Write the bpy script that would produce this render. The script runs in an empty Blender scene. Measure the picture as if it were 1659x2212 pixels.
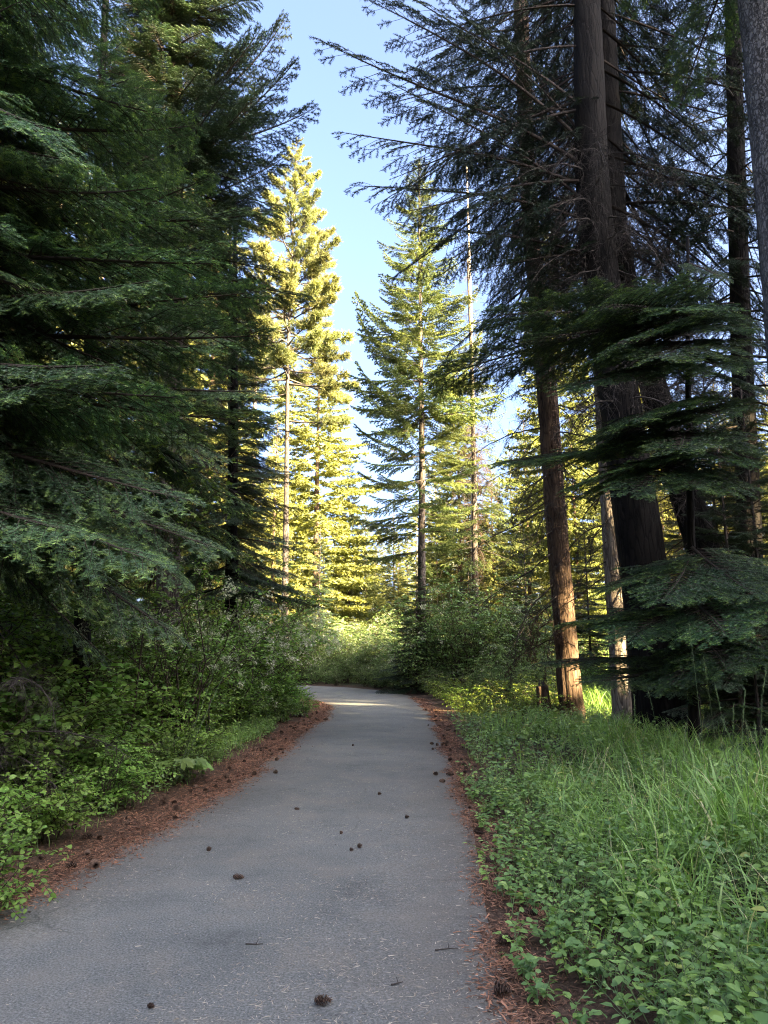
import bpy, math, random
import numpy as np
from mathutils import Vector

C = bpy.context.scene.collection
SC = bpy.context.scene
PI = math.pi
rad = math.radians

# ------------------------------------------------------------------ camera, sky, sun, exposure
PITCH, CAM_H, FPX = 11.0, 1.5, 1580.0          # pitch up, eye height, focal length in 1659-wide photo pixels
cam_d = bpy.data.cameras.new('camera')
cam = bpy.data.objects.new('camera', cam_d)
C.objects.link(cam)
cam.location = (0, 0, CAM_H)
cam.rotation_euler = (rad(90 + PITCH), 0, 0)
cam_d.sensor_fit = 'VERTICAL'
cam_d.angle = 2 * math.atan(1106.0 / FPX)
cam_d.clip_start, cam_d.clip_end = 0.05, 2000
SC.camera = cam

SUN_EL, SUN_AZ = 20.0, 130.0                    # degrees; azimuth clockwise from +Y
S = Vector((math.sin(rad(SUN_AZ)) * math.cos(rad(SUN_EL)), math.cos(rad(SUN_AZ)) * math.cos(rad(SUN_EL)), math.sin(rad(SUN_EL))))
world = bpy.data.worlds.new('World')
SC.world = world
world.use_nodes = True
wn = world.node_tree
for n in list(wn.nodes):
    wn.nodes.remove(n)
sky = wn.nodes.new('ShaderNodeTexSky')
sky.sky_type = 'NISHITA'
sky.sun_disc = False
sky.sun_elevation = rad(SUN_EL)
sky.sun_rotation = rad(SUN_AZ)
sky.air_density, sky.dust_density, sky.ozone_density = 0.40, 8.0, 2.6
bg = wn.nodes.new('ShaderNodeBackground')
bg.inputs['Strength'].default_value = 0.079
wo = wn.nodes.new('ShaderNodeOutputWorld')
wn.links.new(sky.outputs[0], bg.inputs['Color'])
wn.links.new(bg.outputs[0], wo.inputs['Surface'])
sun_d = bpy.data.lights.new('sun', 'SUN')
sun_d.energy, sun_d.angle, sun_d.color = 5.0, rad(0.5), (1.0, 0.80, 0.46)
sun = bpy.data.objects.new('sun', sun_d)
C.objects.link(sun)
sun.rotation_euler = S.to_track_quat('Z', 'Y').to_euler()
SC.view_settings.view_transform = 'Standard'
SC.view_settings.look = 'None'
SC.view_settings.gamma = 1.0
SC.view_settings.use_curve_mapping = False
SC.view_settings.exposure = 4.25
SC.render.engine = 'CYCLES'
SC.cycles.max_bounces = 5
SC.cycles.diffuse_bounces = 3
SC.cycles.glossy_bounces = 2
SC.cycles.transmission_bounces = 3
SC.cycles.use_denoising = True
SC.cycles.denoising_prefilter = 'NONE'
SC.cycles.filter_width = 1.1

# ------------------------------------------------------------------ helpers
_p = rad(PITCH)
FWD = np.array([0, math.cos(_p), math.sin(_p)])
UPV = np.array([0, -math.sin(_p), math.cos(_p)])

def at(px, py, D):
    """world point seen at photo pixel (1659 x 2212) at distance D ahead"""
    d = FWD + np.array([1., 0, 0]) * (px - 829.5) / FPX + UPV * (1106 - py) / FPX
    return np.array([0, 0, CAM_H]) + d * (D / d[1])

def ground(px, py):
    d = FWD + np.array([1., 0, 0]) * (px - 829.5) / FPX + UPV * (1106 - py) / FPX
    return np.array([0, 0, CAM_H]) + d * (-CAM_H / d[2])

RT = np.random.RandomState(7).rand(64, 64, 64).astype(np.float32)
def vnoise(P):
    P = np.asarray(P, dtype=np.float64)
    i = np.floor(P).astype(int); f = P - i
    f = f * f * (3 - 2 * f)
    def g(a, b, c): return RT[(i[:, 0] + a) & 63, (i[:, 1] + b) & 63, (i[:, 2] + c) & 63]
    x0 = g(0, 0, 0) * (1 - f[:, 0]) + g(1, 0, 0) * f[:, 0]; x1 = g(0, 1, 0) * (1 - f[:, 0]) + g(1, 1, 0) * f[:, 0]
    x2 = g(0, 0, 1) * (1 - f[:, 0]) + g(1, 0, 1) * f[:, 0]; x3 = g(0, 1, 1) * (1 - f[:, 0]) + g(1, 1, 1) * f[:, 0]
    y0 = x0 * (1 - f[:, 1]) + x1 * f[:, 1]; y1 = x2 * (1 - f[:, 1]) + x3 * f[:, 1]
    return y0 * (1 - f[:, 2]) + y1 * f[:, 2]

def norm(a):
    a = np.asarray(a, dtype=np.float64)
    return a / np.maximum(np.linalg.norm(a, axis=-1, keepdims=True), 1e-9)

class Buf:
    """collects triangles (and a per-vertex tint) for one mesh"""
    def __init__(self): self.v = []; self.t = []; self.c = []; self.n = 0
    def add(self, V, T, tint=0.5):
        V = np.asarray(V, dtype=np.float32).reshape(-1, 3); T = np.asarray(T, dtype=np.int32).reshape(-1, 3)
        self.v.append(V); self.t.append(T + self.n)
        self.c.append(np.full(len(V), tint, dtype=np.float32) if np.isscalar(tint) else np.asarray(tint, dtype=np.float32))
        self.n += len(V)
    def arrays(self):
        if not self.v: return np.zeros((0, 3), np.float32), np.zeros((0, 3), np.int32), np.zeros(0, np.float32)
        return np.concatenate(self.v), np.concatenate(self.t), np.concatenate(self.c)

def mesh(name, arr, mat=None, smooth=False):
    V, T, c = arr.arrays() if isinstance(arr, Buf) else arr
    m = bpy.data.meshes.new(name)
    m.vertices.add(len(V)); m.vertices.foreach_set('co', np.ascontiguousarray(V, dtype=np.float32).ravel())
    m.loops.add(len(T) * 3); m.loops.foreach_set('vertex_index', np.ascontiguousarray(T, dtype=np.int32).ravel())
    m.polygons.add(len(T))
    m.polygons.foreach_set('loop_start', np.arange(0, len(T) * 3, 3, dtype=np.int32))
    if smooth: m.polygons.foreach_set('use_smooth', np.ones(len(T), dtype=bool))
    a = m.attributes.new('tint', 'FLOAT', 'POINT'); a.data.foreach_set('value', np.ascontiguousarray(c, dtype=np.float32))
    m.update(calc_edges=True)
    if mat: m.materials.append(mat)
    return m

def obj(name, m, parent=None, loc=(0, 0, 0), rot=None, scale=None, kind=None):
    o = bpy.data.objects.new(name, m); C.objects.link(o)
    o.location = loc
    if rot is not None: o.rotation_euler = rot
    if scale is not None: o.scale = (scale,) * 3 if np.isscalar(scale) else scale
    if parent: o.parent = parent
    if kind: o['kind'] = kind
    return o

def tag(o, label, cat, group=None):
    o['label'] = label; o['category'] = cat
    if group: o['group'] = group
    return o

def thing(name, label, cat, loc=(0, 0, 0), rotz=0, group=None, scale=1.0):
    o = bpy.data.objects.new(name, None); C.objects.link(o)
    o.location = loc; o.rotation_euler = (0, 0, rotz); o.scale = (scale,) * 3
    o.empty_display_size = 0.2
    return tag(o, label, cat, group)

def tube(buf, P, R, sides=4, tint=0.5, cap=False):
    P = np.asarray(P, dtype=np.float64); n = len(P); R = np.broadcast_to(np.asarray(R, dtype=np.float64), (n,))
    t = np.gradient(P, axis=0) if n > 2 else np.repeat((P[1] - P[0])[None], 2, 0)
    t = norm(t)
    ref = np.array([0, 0, 1.]) if abs(t[:, 2]).mean() < 0.8 else np.array([1., 0, 0])
    a = norm(np.cross(t, ref)); b = np.cross(a, t)
    th = np.arange(sides) * 2 * PI / sides
    V = P[:, None] + R[:, None, None] * (np.cos(th)[None, :, None] * a[:, None] + np.sin(th)[None, :, None] * b[:, None])
    i = np.arange(n - 1)[:, None] * sides; j = np.arange(sides)[None]; k = (j + 1) % sides
    T = np.stack([np.stack([i + j, i + k, i + sides + k], -1), np.stack([i + j, i + sides + k, i + sides + j], -1)], 2).reshape(-1, 3)
    V = V.reshape(-1, 3)
    if cap:
        T = np.concatenate([T, [[(n - 1) * sides, (n - 1) * sides + q, (n - 1) * sides + q + 1] for q in range(1, sides - 1)]])
    buf.add(V, T, tint)

def segs_wood(buf, segs, tint=0.5):
    """many straight three-sided twigs at once; segs rows: p0(3) p1(3) r0 r1"""
    if not len(segs): return
    s = np.asarray(segs, dtype=np.float64)
    p0, p1, r0, r1 = s[:, :3], s[:, 3:6], s[:, 6], s[:, 7]
    t = norm(p1 - p0)
    ref = np.where((abs(t[:, 2]) < 0.8)[:, None], np.array([0, 0, 1.]), np.array([1., 0, 0]))
    a = norm(np.cross(t, ref)); b = np.cross(a, t)
    th = np.arange(3) * 2 * PI / 3
    ring = np.cos(th)[None, :, None] * a[:, None] + np.sin(th)[None, :, None] * b[:, None]
    V = np.concatenate([p0[:, None] + ring * r0[:, None, None], p1[:, None] + ring * r1[:, None, None]], 1)
    T0 = np.array([[0, 1, 4], [0, 4, 3], [1, 2, 5], [1, 5, 4], [2, 0, 3], [2, 3, 5]])
    T = (np.arange(len(s))[:, None, None] * 6 + T0[None])
    buf.add(V.reshape(-1, 3), T.reshape(-1, 3), tint)

def needles(buf, segs, rs, dens, nl, nw, flat=0.25, fwd=0.55, jit=0.2, brush=False):
    """segs rows: p0 p1 up tint0 tint1 -> one triangle a needle, in two combed rows (or all round when brush)"""
    if not len(segs): return
    s = np.asarray(segs, dtype=np.float64)
    p0, p1, up, a0, a1 = s[:, :3], s[:, 3:6], s[:, 6:9], s[:, 9], s[:, 10]
    L = np.linalg.norm(p1 - p0, axis=1)
    cnt = np.maximum(2, (L * dens + rs.rand(len(L))).astype(int))
    idx = np.repeat(np.arange(len(L)), cnt); N = len(idx)
    first = np.cumsum(cnt) - cnt
    u = (np.arange(N) - first[idx] + rs.rand(N)) / cnt[idx]
    T = norm(p1 - p0)[idx]; U = up[idx]
    Sd = norm(np.cross(U, T)); U = norm(np.cross(T, Sd))
    pos = p0[idx] + (p1 - p0)[idx] * u[:, None]
    if brush:
        th = rs.rand(N) * 2 * PI
        d = np.cos(th)[:, None] * Sd + np.sin(th)[:, None] * (U * 0.8) + U * 0.3
    else:
        side = np.where(np.arange(N) % 2 == 0, 1., -1.)[:, None]
        d = side * Sd + U * (flat * (0.3 + rs.rand(N)))[:, None]
    d = norm(d + T * fwd * (0.8 + 0.5 * u)[:, None] + rs.randn(N, 3) * jit)
    ln = nl * (0.75 + 0.5 * rs.rand(N)) * np.where(u > 0.93, 0.75, 1.0)
    w = norm(np.cross(d, (rs.randn(N, 3) if brush else U + rs.randn(N, 3) * 0.5))) * (nw * (0.8 + 0.4 * rs.rand(N)))[:, None] * 0.5
    tip = pos + d * ln[:, None]
    V = np.stack([pos - w, pos + w, tip], 1).reshape(-1, 3)
    c = np.clip(a0[idx] + (a1 - a0)[idx] * u + rs.randn(N) * 0.08, 0, 1)
    buf.add(V, np.arange(N * 3).reshape(-1, 3), np.repeat(c, 3))

# ------------------------------------------------------------------ materials
def new_mat(name):
    m = bpy.data.materials.new(name); m.use_nodes = True
    nt = m.node_tree
    return m, nt, nt.nodes['Principled BSDF'], nt.nodes['Material Output']

def N(nt, typ, **kw):
    n = nt.nodes.new(typ)
    for k, v in kw.items():
        if k in n.inputs: n.inputs[k].default_value = v
        else: setattr(n, k, v)
    return n

def mixrgb(nt, fac, a, b, mode='MIX'):
    n = nt.nodes.new('ShaderNodeMix'); n.data_type = 'RGBA'; n.blend_type = mode
    for sock, val in ((n.inputs[0], fac), (n.inputs[6], a), (n.inputs[7], b)):
        if hasattr(val, 'node'): nt.links.new(val, sock)
        elif np.isscalar(val): sock.default_value = val
        else: sock.default_value = (*val, 1.0)
    return n.outputs[2]

def math_n(nt, op, a, b=0.0):
    n = nt.nodes.new('ShaderNodeMath'); n.operation = op
    for sock, val in ((n.inputs[0], a), (n.inputs[1], b)):
        if hasattr(val, 'node'): nt.links.new(val, sock)
        else: sock.default_value = val
    return n.outputs[0]

def ramp(nt, fac, stops):
    n = nt.nodes.new('ShaderNodeValToRGB')
    e = n.color_ramp.elements
    while len(e) < len(stops): e.new(0.5)
    for k, (p, c) in enumerate(stops):
        e[k].position = p; e[k].color = (*c, 1)
    nt.links.new(fac, n.inputs[0])
    return n.outputs[0]

def leaf_mat(name, stops, rough=0.5, spec=0.4, trans=0.25, vary=0.35, tgain=1.3):
    m, nt, b, out = new_mat(name)
    at_ = N(nt, 'ShaderNodeAttribute', attribute_name='tint')
    col = ramp(nt, at_.outputs['Fac'], stops)
    oi = N(nt, 'ShaderNodeObjectInfo')
    mr = N(nt, 'ShaderNodeMapRange'); nt.links.new(oi.outputs['Random'], mr.inputs['Value'])
    mr.inputs['To Min'].default_value = 1 - vary; mr.inputs['To Max'].default_value = 1 + vary
    hs = N(nt, 'ShaderNodeHueSaturation'); nt.links.new(mr.outputs[0], hs.inputs['Value']); nt.links.new(col, hs.inputs['Color'])
    mr2 = N(nt, 'ShaderNodeMapRange'); nt.links.new(math_n(nt, 'FRACT', math_n(nt, 'MULTIPLY', oi.outputs['Random'], 7.31)), mr2.inputs['Value'])
    mr2.inputs['To Min'].default_value = 0.485; mr2.inputs['To Max'].default_value = 0.515
    nt.links.new(mr2.outputs[0], hs.inputs['Hue'])
    nt.links.new(hs.outputs[0], b.inputs['Base Color'])
    b.inputs['Roughness'].default_value = rough
    b.inputs['Specular IOR Level'].default_value = spec
    if trans:
        tr = N(nt, 'ShaderNodeBsdfTranslucent')
        tc = mixrgb(nt, 1.0, hs.outputs[0], (tgain, tgain * 1.05, 0.6 * tgain), 'MULTIPLY')
        nt.links.new(tc, tr.inputs['Color'])
        mx = N(nt, 'ShaderNodeMixShader', Fac=trans)
        nt.links.new(b.outputs[0], mx.inputs[1]); nt.links.new(tr.outputs[0], mx.inputs[2])
        nt.links.new(mx.outputs[0], out.inputs['Surface'])
    return m

def bark_mat(name, dark, light, moss=None, zs=0.16, scale=9.0, bump=0.6, patches=None):
    m, nt, b, out = new_mat(name)
    tc = N(nt, 'ShaderNodeTexCoord')
    mp = N(nt, 'ShaderNodeMapping'); mp.inputs['Scale'].default_value = (1, 1, zs)
    nt.links.new(tc.outputs['Object'], mp.inputs[0])
    n1 = N(nt, 'ShaderNodeTexNoise', Scale=scale, Detail=8.0, Roughness=0.65); nt.links.new(mp.outputs[0], n1.inputs['Vector'])
    v1 = N(nt, 'ShaderNodeTexVoronoi', Scale=scale * 1.7, feature='DISTANCE_TO_EDGE'); 
    wv = mixrgb(nt, 0.12, mp.outputs[0], n1.outputs['Color'], 'ADD'); nt.links.new(wv, v1.inputs['Vector'])
    crack = N(nt, 'ShaderNodeMapRange'); nt.links.new(v1.outputs['Distance'], crack.inputs['Value'])
    crack.inputs['From Max'].default_value = 0.16
    h = math_n(nt, 'MULTIPLY', crack.outputs[0], math_n(nt, 'ADD', n1.outputs['Fac'], 0.15))
    at_ = N(nt, 'ShaderNodeAttribute', attribute_name='tint')
    h2 = math_n(nt, 'ADD', math_n(nt, 'MULTIPLY', h, 0.7), math_n(nt, 'MULTIPLY', at_.outputs['Fac'], 0.45))
    col = ramp(nt, h2, [(0.12, dark), (0.45, [(dark[k] + light[k]) / 2 for k in range(3)]), (0.8, light)])
    n2 = N(nt, 'ShaderNodeTexNoise', Scale=1.3, Detail=4.0); nt.links.new(tc.outputs['Object'], n2.inputs['Vector'])
    if moss:
        mf = N(nt, 'ShaderNodeMapRange'); nt.links.new(n2.outputs['Fac'], mf.inputs['Value'])
        mf.inputs['From Min'].default_value = 0.52; mf.inputs['From Max'].default_value = 0.72; mf.inputs['To Max'].default_value = 0.6
        col = mixrgb(nt, mf.outputs[0], col, moss)
    nt.links.new(col, b.inputs['Base Color'])
    b.inputs['Roughness'].default_value = 0.9
    b.inputs['Specular IOR Level'].default_value = 0.15
    bp = N(nt, 'ShaderNodeBump', Strength=bump, Distance=0.03); nt.links.new(h, bp.inputs['Height'])
    nt.links.new(bp.outputs[0], b.inputs['Normal'])
    return m

def flat_mat(name, c0, c1, scale=30.0, rough=0.85):
    m, nt, b, out = new_mat(name)
    at_ = N(nt, 'ShaderNodeAttribute', attribute_name='tint')
    col = ramp(nt, at_.outputs['Fac'], [(0, c0), (1, c1)])
    nt.links.new(col, b.inputs['Base Color']); b.inputs['Roughness'].default_value = rough
    b.inputs['Specular IOR Level'].default_value = 0.2
    return m

M = {}
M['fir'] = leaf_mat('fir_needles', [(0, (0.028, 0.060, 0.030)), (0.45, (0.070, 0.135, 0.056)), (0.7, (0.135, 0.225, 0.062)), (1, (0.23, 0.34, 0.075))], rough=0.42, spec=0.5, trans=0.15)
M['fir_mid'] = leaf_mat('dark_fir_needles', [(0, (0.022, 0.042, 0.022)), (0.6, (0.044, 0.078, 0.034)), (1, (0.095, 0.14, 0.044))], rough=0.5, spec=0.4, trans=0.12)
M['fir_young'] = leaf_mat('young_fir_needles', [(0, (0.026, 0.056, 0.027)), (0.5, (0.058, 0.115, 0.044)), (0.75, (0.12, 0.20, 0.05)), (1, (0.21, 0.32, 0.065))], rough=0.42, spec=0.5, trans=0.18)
M['fir_shade'] = leaf_mat('shade_darkened_needles', [(0, (0.012, 0.024, 0.013)), (0.6, (0.026, 0.046, 0.022)), (1, (0.06, 0.085, 0.03))], rough=0.5, spec=0.3, trans=0.08)  # darker copy of the dark fir needles, right-hand canopy shade put into the colour
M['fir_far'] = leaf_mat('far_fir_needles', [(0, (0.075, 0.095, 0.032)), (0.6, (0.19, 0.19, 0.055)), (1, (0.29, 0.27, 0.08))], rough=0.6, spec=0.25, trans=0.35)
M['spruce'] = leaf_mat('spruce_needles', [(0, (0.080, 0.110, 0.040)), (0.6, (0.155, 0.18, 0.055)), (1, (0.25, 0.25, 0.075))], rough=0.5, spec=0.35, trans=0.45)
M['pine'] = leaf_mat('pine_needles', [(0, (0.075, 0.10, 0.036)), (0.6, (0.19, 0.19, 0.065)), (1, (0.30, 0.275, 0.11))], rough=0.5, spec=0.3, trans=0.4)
M['leaf'] = leaf_mat('shrub_leaves', [(0, (0.070, 0.140, 0.026)), (0.5, (0.15, 0.26, 0.045)), (1, (0.25, 0.35, 0.075))], rough=0.45, spec=0.4, trans=0.35)
M['leaf_pale'] = leaf_mat('pale_shrub_leaves', [(0, (0.075, 0.130, 0.036)), (0.5, (0.135, 0.205, 0.055)), (1, (0.20, 0.27, 0.09))], rough=0.5, spec=0.4, trans=0.3)
M['leaf_yellow'] = leaf_mat('yellow_green_leaves', [(0, (0.075, 0.13, 0.016)), (0.5, (0.14, 0.205, 0.025)), (1, (0.22, 0.27, 0.04))], rough=0.5, spec=0.35, trans=0.35)
M['herb'] = leaf_mat('herb_leaves', [(0, (0.065, 0.135, 0.048)), (0.5, (0.165, 0.260, 0.075)), (0.85, (0.26, 0.36, 0.08)), (1, (0.38, 0.38, 0.10))], rough=0.42, spec=0.45, trans=0.3)
M['grass'] = leaf_mat('grass_blades', [(0, (0.105, 0.20, 0.045)), (0.5, (0.23, 0.35, 0.08)), (0.9, (0.32, 0.43, 0.12)), (1, (0.50, 0.44, 0.24))], rough=0.42, spec=0.5, trans=0.35)
M['dead_needles'] = leaf_mat('dead_needles', [(0, (0.055, 0.026, 0.016)), (1, (0.12, 0.065, 0.035))], rough=0.8, spec=0.1, trans=0.05)
M['blossom'] = leaf_mat('cream_blossom', [(0, (0.32, 0.33, 0.22)), (1, (0.60, 0.60, 0.46))], rough=0.7, spec=0.1, trans=0.3, vary=0.1, tgain=1.0)
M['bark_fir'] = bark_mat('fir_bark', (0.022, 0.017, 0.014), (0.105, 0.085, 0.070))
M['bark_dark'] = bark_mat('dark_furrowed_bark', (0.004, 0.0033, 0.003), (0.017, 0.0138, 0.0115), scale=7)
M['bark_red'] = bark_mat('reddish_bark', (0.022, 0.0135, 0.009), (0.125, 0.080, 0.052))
M['bark_grey'] = bark_mat('grey_scaly_bark', (0.030, 0.028, 0.027), (0.16, 0.15, 0.145), zs=0.45, scale=16, bump=0.9)
M['bark_pale'] = bark_mat('pale_bark', (0.08, 0.06, 0.048), (0.30, 0.25, 0.20))
M['twig'] = flat_mat('twig_bark', (0.020, 0.015, 0.012), (0.075, 0.055, 0.042))
M['twig_grey'] = flat_mat('dead_twig_bark', (0.022, 0.018, 0.015), (0.10, 0.083, 0.070))
M['snag'] = flat_mat('weathered_snag_wood', (0.28, 0.22, 0.17), (0.50, 0.42, 0.34))
M['stem'] = flat_mat('shrub_stem', (0.035, 0.026, 0.018), (0.10, 0.075, 0.05))
M['cone'] = flat_mat('cone_scales', (0.030, 0.019, 0.014), (0.24, 0.15, 0.10))
M['litter'] = flat_mat('needle_litter', (0.070, 0.040, 0.026), (0.46, 0.225, 0.13))
M['straw'] = flat_mat('pale_fallen_needles', (0.15, 0.115, 0.075), (0.54, 0.46, 0.35))
M['lichen'] = flat_mat('yellow_lichen', (0.22, 0.17, 0.06), (0.50, 0.40, 0.18))
M['stalk'] = leaf_mat('green_stalk', [(0, (0.07, 0.12, 0.04)), (1, (0.20, 0.24, 0.10))], trans=0.1)

# ------------------------------------------------------------------ path outline (traced on the ground)
LEFT_PX = [(0, 1962), (100, 1932), (180, 1868), (300, 1812), (400, 1752), (520, 1688), (570, 1648), (625, 1610), (665, 1575), (700, 1545)]
RIGHT_PX = [(1135, 2212), (1100, 2150), (1062, 2050), (1046, 1950), (1032, 1850), (1012, 1740), (985, 1680), (962, 1620), (948, 1580), (935, 1545), (905, 1515)]
L = [ground(*p)[:2] for p in LEFT_PX]; R = [ground(*p)[:2] for p in RIGHT_PX]
L = [np.array([-3.7, -4.0]), np.array([-3.35, 1.0])] + [np.array([-2.95, 3.2])] + [p for p in L]
R = [np.array([0.9, -4.0]), np.array([0.72, 1.0])] + R
# the bend to the left beyond the leafy shrub
L += [np.array(p) for p in [(-1.6, 21.5), (-2.3, 24.5), (-3.6, 28.0), (-5.6, 31.0), (-8.5, 33.5), (-13, 36), (-22, 39)]]
R += [np.array(p) for p in [(0.95, 27.6), (0.1, 31.2), (-1.7, 34.6), (-4.6, 37.4), (-9, 39.6), (-14, 41.5), (-23, 44)]]
def resample(P, n):
    P = np.array(P); d = np.r_[0, np.cumsum(np.linalg.norm(np.diff(P, axis=0), axis=1))]
    s = np.linspace(0, d[-1], n * 8)
    Q = np.stack([np.interp(s, d, P[:, 0]), np.interp(s, d, P[:, 1])], 1)
    k = np.ones(31) / 31
    Qp = np.pad(Q, ((15, 15), (0, 0)), mode='edge')
    Q = np.stack([np.convolve(Qp[:, 0], k, 'valid'), np.convolve(Qp[:, 1], k, 'valid')], 1)
    return Q[np.linspace(0, len(Q) - 1, n).astype(int)]
LP = resample(L, 160); RP = resample(R, 160)
def xl(y): return np.interp(y, LP[:, 1], LP[:, 0])
def xr(y): return np.interp(y, RP[:, 1], RP[:, 0])
def edge_dist(x, y):
    """>0 outside the asphalt, <0 on it (rough, good to a few cm near the edges)"""
    P = np.stack([x, y], 1)
    poly = np.concatenate([LP, RP[::-1]])
    d = np.full(len(P), 1e9); inside = np.zeros(len(P), bool)
    a = poly; b = np.roll(poly, -1, 0)
    for k in range(len(a)):
        ab = b[k] - a[k]; t = np.clip(((P - a[k]) @ ab) / max(ab @ ab, 1e-9), 0, 1)
        d = np.minimum(d, np.linalg.norm(P - a[k] - t[:, None] * ab, axis=1))
        c = ((a[k, 1] > P[:, 1]) != (b[k, 1] > P[:, 1]))
        if c.any() and abs(ab[1]) > 1e-12:
            xi = a[k, 0] + (P[:, 1] - a[k, 1]) / ab[1] * ab[0]
            inside ^= c & (P[:, 0] < xi)
    return np.where(inside, -d, d)

# ------------------------------------------------------------------ ground, path
gx = np.unique(np.r_[-280, -200, -150, -90, -60, -45, np.arange(-36, 36.01, 0.3), 45, 60, 90, 150, 200, 280])
gy = np.unique(np.r_[-180, -120, -60, -30, -15, np.arange(-8, 62, 0.3), 75, 100, 150, 250, 380])
X, Y = np.meshgrid(gx, gy)
P2 = np.stack([X.ravel(), Y.ravel()], 1)
near = (abs(P2[:, 0]) < 40) & (P2[:, 1] < 65) & (P2[:, 1] > -10)
ed = np.full(len(P2), 30.0); ed[near] = edge_dist(P2[near, 0], P2[near, 1])
def ground_h(x, y, e):
    n = vnoise(np.stack([x * 0.6, y * 0.6, x * 0 + 3], 1)) - 0.5
    n2 = vnoise(np.stack([x * 2.1, y * 2.1, x * 0 + 9], 1)) - 0.5
    k = np.clip((e - 0.35) / 1.5, 0, 1)
    return np.where(e < -0.25, -0.03, -0.002 - 0.028 * np.clip(-e / 0.25, 0, 1)) + k * (0.10 + 0.30 * n + 0.08 * n2)
Z = ground_h(P2[:, 0], P2[:, 1], ed)
nx, ny = len(gx), len(gy)
i = (np.arange(ny - 1)[:, None] * nx + np.arange(nx - 1)[None]).ravel()
T = np.concatenate([np.stack([i, i + 1, i + nx + 1], 1), np.stack([i, i + nx + 1, i + nx], 1)])

m, nt, b, out = new_mat('forest_floor')
tc = N(nt, 'ShaderNodeTexCoord')
n1 = N(nt, 'ShaderNodeTexNoise', Scale=0.9, Detail=6.0); nt.links.new(tc.outputs['Object'], n1.inputs['Vector'])
n2 = N(nt, 'ShaderNodeTexNoise', Scale=28.0, Detail=6.0, Roughness=0.7); nt.links.new(tc.outputs['Object'], n2.inputs['Vector'])
soil = ramp(nt, n2.outputs['Fac'], [(0.3, (0.032, 0.022, 0.016)), (0.55, (0.105, 0.066, 0.045)), (0.75, (0.20, 0.125, 0.085))])
green = ramp(nt, n2.outputs['Fac'], [(0.3, (0.020, 0.032, 0.012)), (0.7, (0.06, 0.075, 0.028))])
at_ = N(nt, 'ShaderNodeAttribute', attribute_name='tint')
g = math_n(nt, 'MULTIPLY', at_.outputs['Fac'], ramp(nt, n1.outputs['Fac'], [(0.35, (0, 0, 0)), (0.55, (1, 1, 1))]))
nt.links.new(mixrgb(nt, g, soil, green), b.inputs['Base Color'])
b.inputs['Roughness'].default_value = 0.95; b.inputs['Specular IOR Level'].default_value = 0.1
bp = N(nt, 'ShaderNodeBump', Strength=0.6, Distance=0.03); nt.links.new(n2.outputs['Fac'], bp.inputs['Height']); nt.links.new(bp.outputs[0], b.inputs['Normal'])
go = obj('ground', mesh('ground', (np.c_[P2, Z], T, np.clip((ed - 0.5) / 1.0, 0, 1)), m, smooth=True), kind='structure')

m, nt, b, out = new_mat('asphalt')
tc = N(nt, 'ShaderNodeTexCoord')
n1 = N(nt, 'ShaderNodeTexNoise', Scale=0.55, Detail=5.0, Roughness=0.6); nt.links.new(tc.outputs['Object'], n1.inputs['Vector'])
n2 = N(nt, 'ShaderNodeTexNoise', Scale=90.0, Detail=4.0, Roughness=0.7); nt.links.new(tc.outputs['Object'], n2.inputs['Vector'])
v1 = N(nt, 'ShaderNodeTexVoronoi', Scale=150.0); nt.links.new(tc.outputs['Object'], v1.inputs['Vector'])
base = ramp(nt, n1.outputs['Fac'], [(0.36, (0.128, 0.128, 0.114)), (0.55, (0.155, 0.154, 0.137)), (0.75, (0.188, 0.183, 0.160))])
sp = ramp(nt, n2.outputs['Fac'], [(0.32, (0.40, 0.40, 0.40)), (0.5, (1, 1, 1)), (0.68, (1.75, 1.75, 1.75))])
col = mixrgb(nt, 1.0, base, sp, 'MULTIPLY')
vs = ramp(nt, v1.outputs['Color'], [(0.90, (0, 0, 0)), (0.95, (1, 1, 1))])
col = mixrgb(nt, math_n(nt, 'MULTIPLY', vs, 0.6), col, (0.40, 0.40, 0.41))
at_ = N(nt, 'ShaderNodeAttribute', attribute_name='tint')
n3 = N(nt, 'ShaderNodeTexNoise', Scale=5.0, Detail=5.0); nt.links.new(tc.outputs['Object'], n3.inputs['Vector'])
n4 = N(nt, 'ShaderNodeTexNoise', Scale=1.7, Detail=7.0, Roughness=0.7); nt.links.new(tc.outputs['Object'], n4.inputs['Vector'])
dust = math_n(nt, 'MULTIPLY', ramp(nt, n4.outputs['Fac'], [(0.47, (0, 0, 0)), (0.68, (1, 1, 1))]), 0.55)
col = mixrgb(nt, math_n(nt, 'MULTIPLY', dust, n2.outputs['Fac']), col, (0.30, 0.245, 0.18))
damp = ramp(nt, n4.outputs['Fac'], [(0.30, (0.72, 0.72, 0.73)), (0.45, (1, 1, 1))])
col = mixrgb(nt, 1.0, col, damp, 'MULTIPLY')
vc = N(nt, 'ShaderNodeTexVoronoi', Scale=0.32, feature='DISTANCE_TO_EDGE')
wp = mixrgb(nt, 0.35, tc.outputs['Object'], n4.outputs['Color'], 'ADD'); nt.links.new(wp, vc.inputs['Vector'])
ck = math_n(nt, 'MULTIPLY', ramp(nt, vc.outputs['Distance'], [(0.0015, (1, 1, 1)), (0.004, (0, 0, 0))]), ramp(nt, n1.outputs['Fac'], [(0.5, (0, 0, 0)), (0.6, (0.6, 0.6, 0.6))]))
col = mixrgb(nt, ck, col, (0.05, 0.046, 0.042))
df = math_n(nt, 'MULTIPLY', math_n(nt, 'POWER', at_.outputs['Fac'], 3.0), math_n(nt, 'ADD', n3.outputs['Fac'], 0.1))
col = mixrgb(nt, df, col, (0.10, 0.075, 0.055))
nt.links.new(col, b.inputs['Base Color'])
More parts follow.
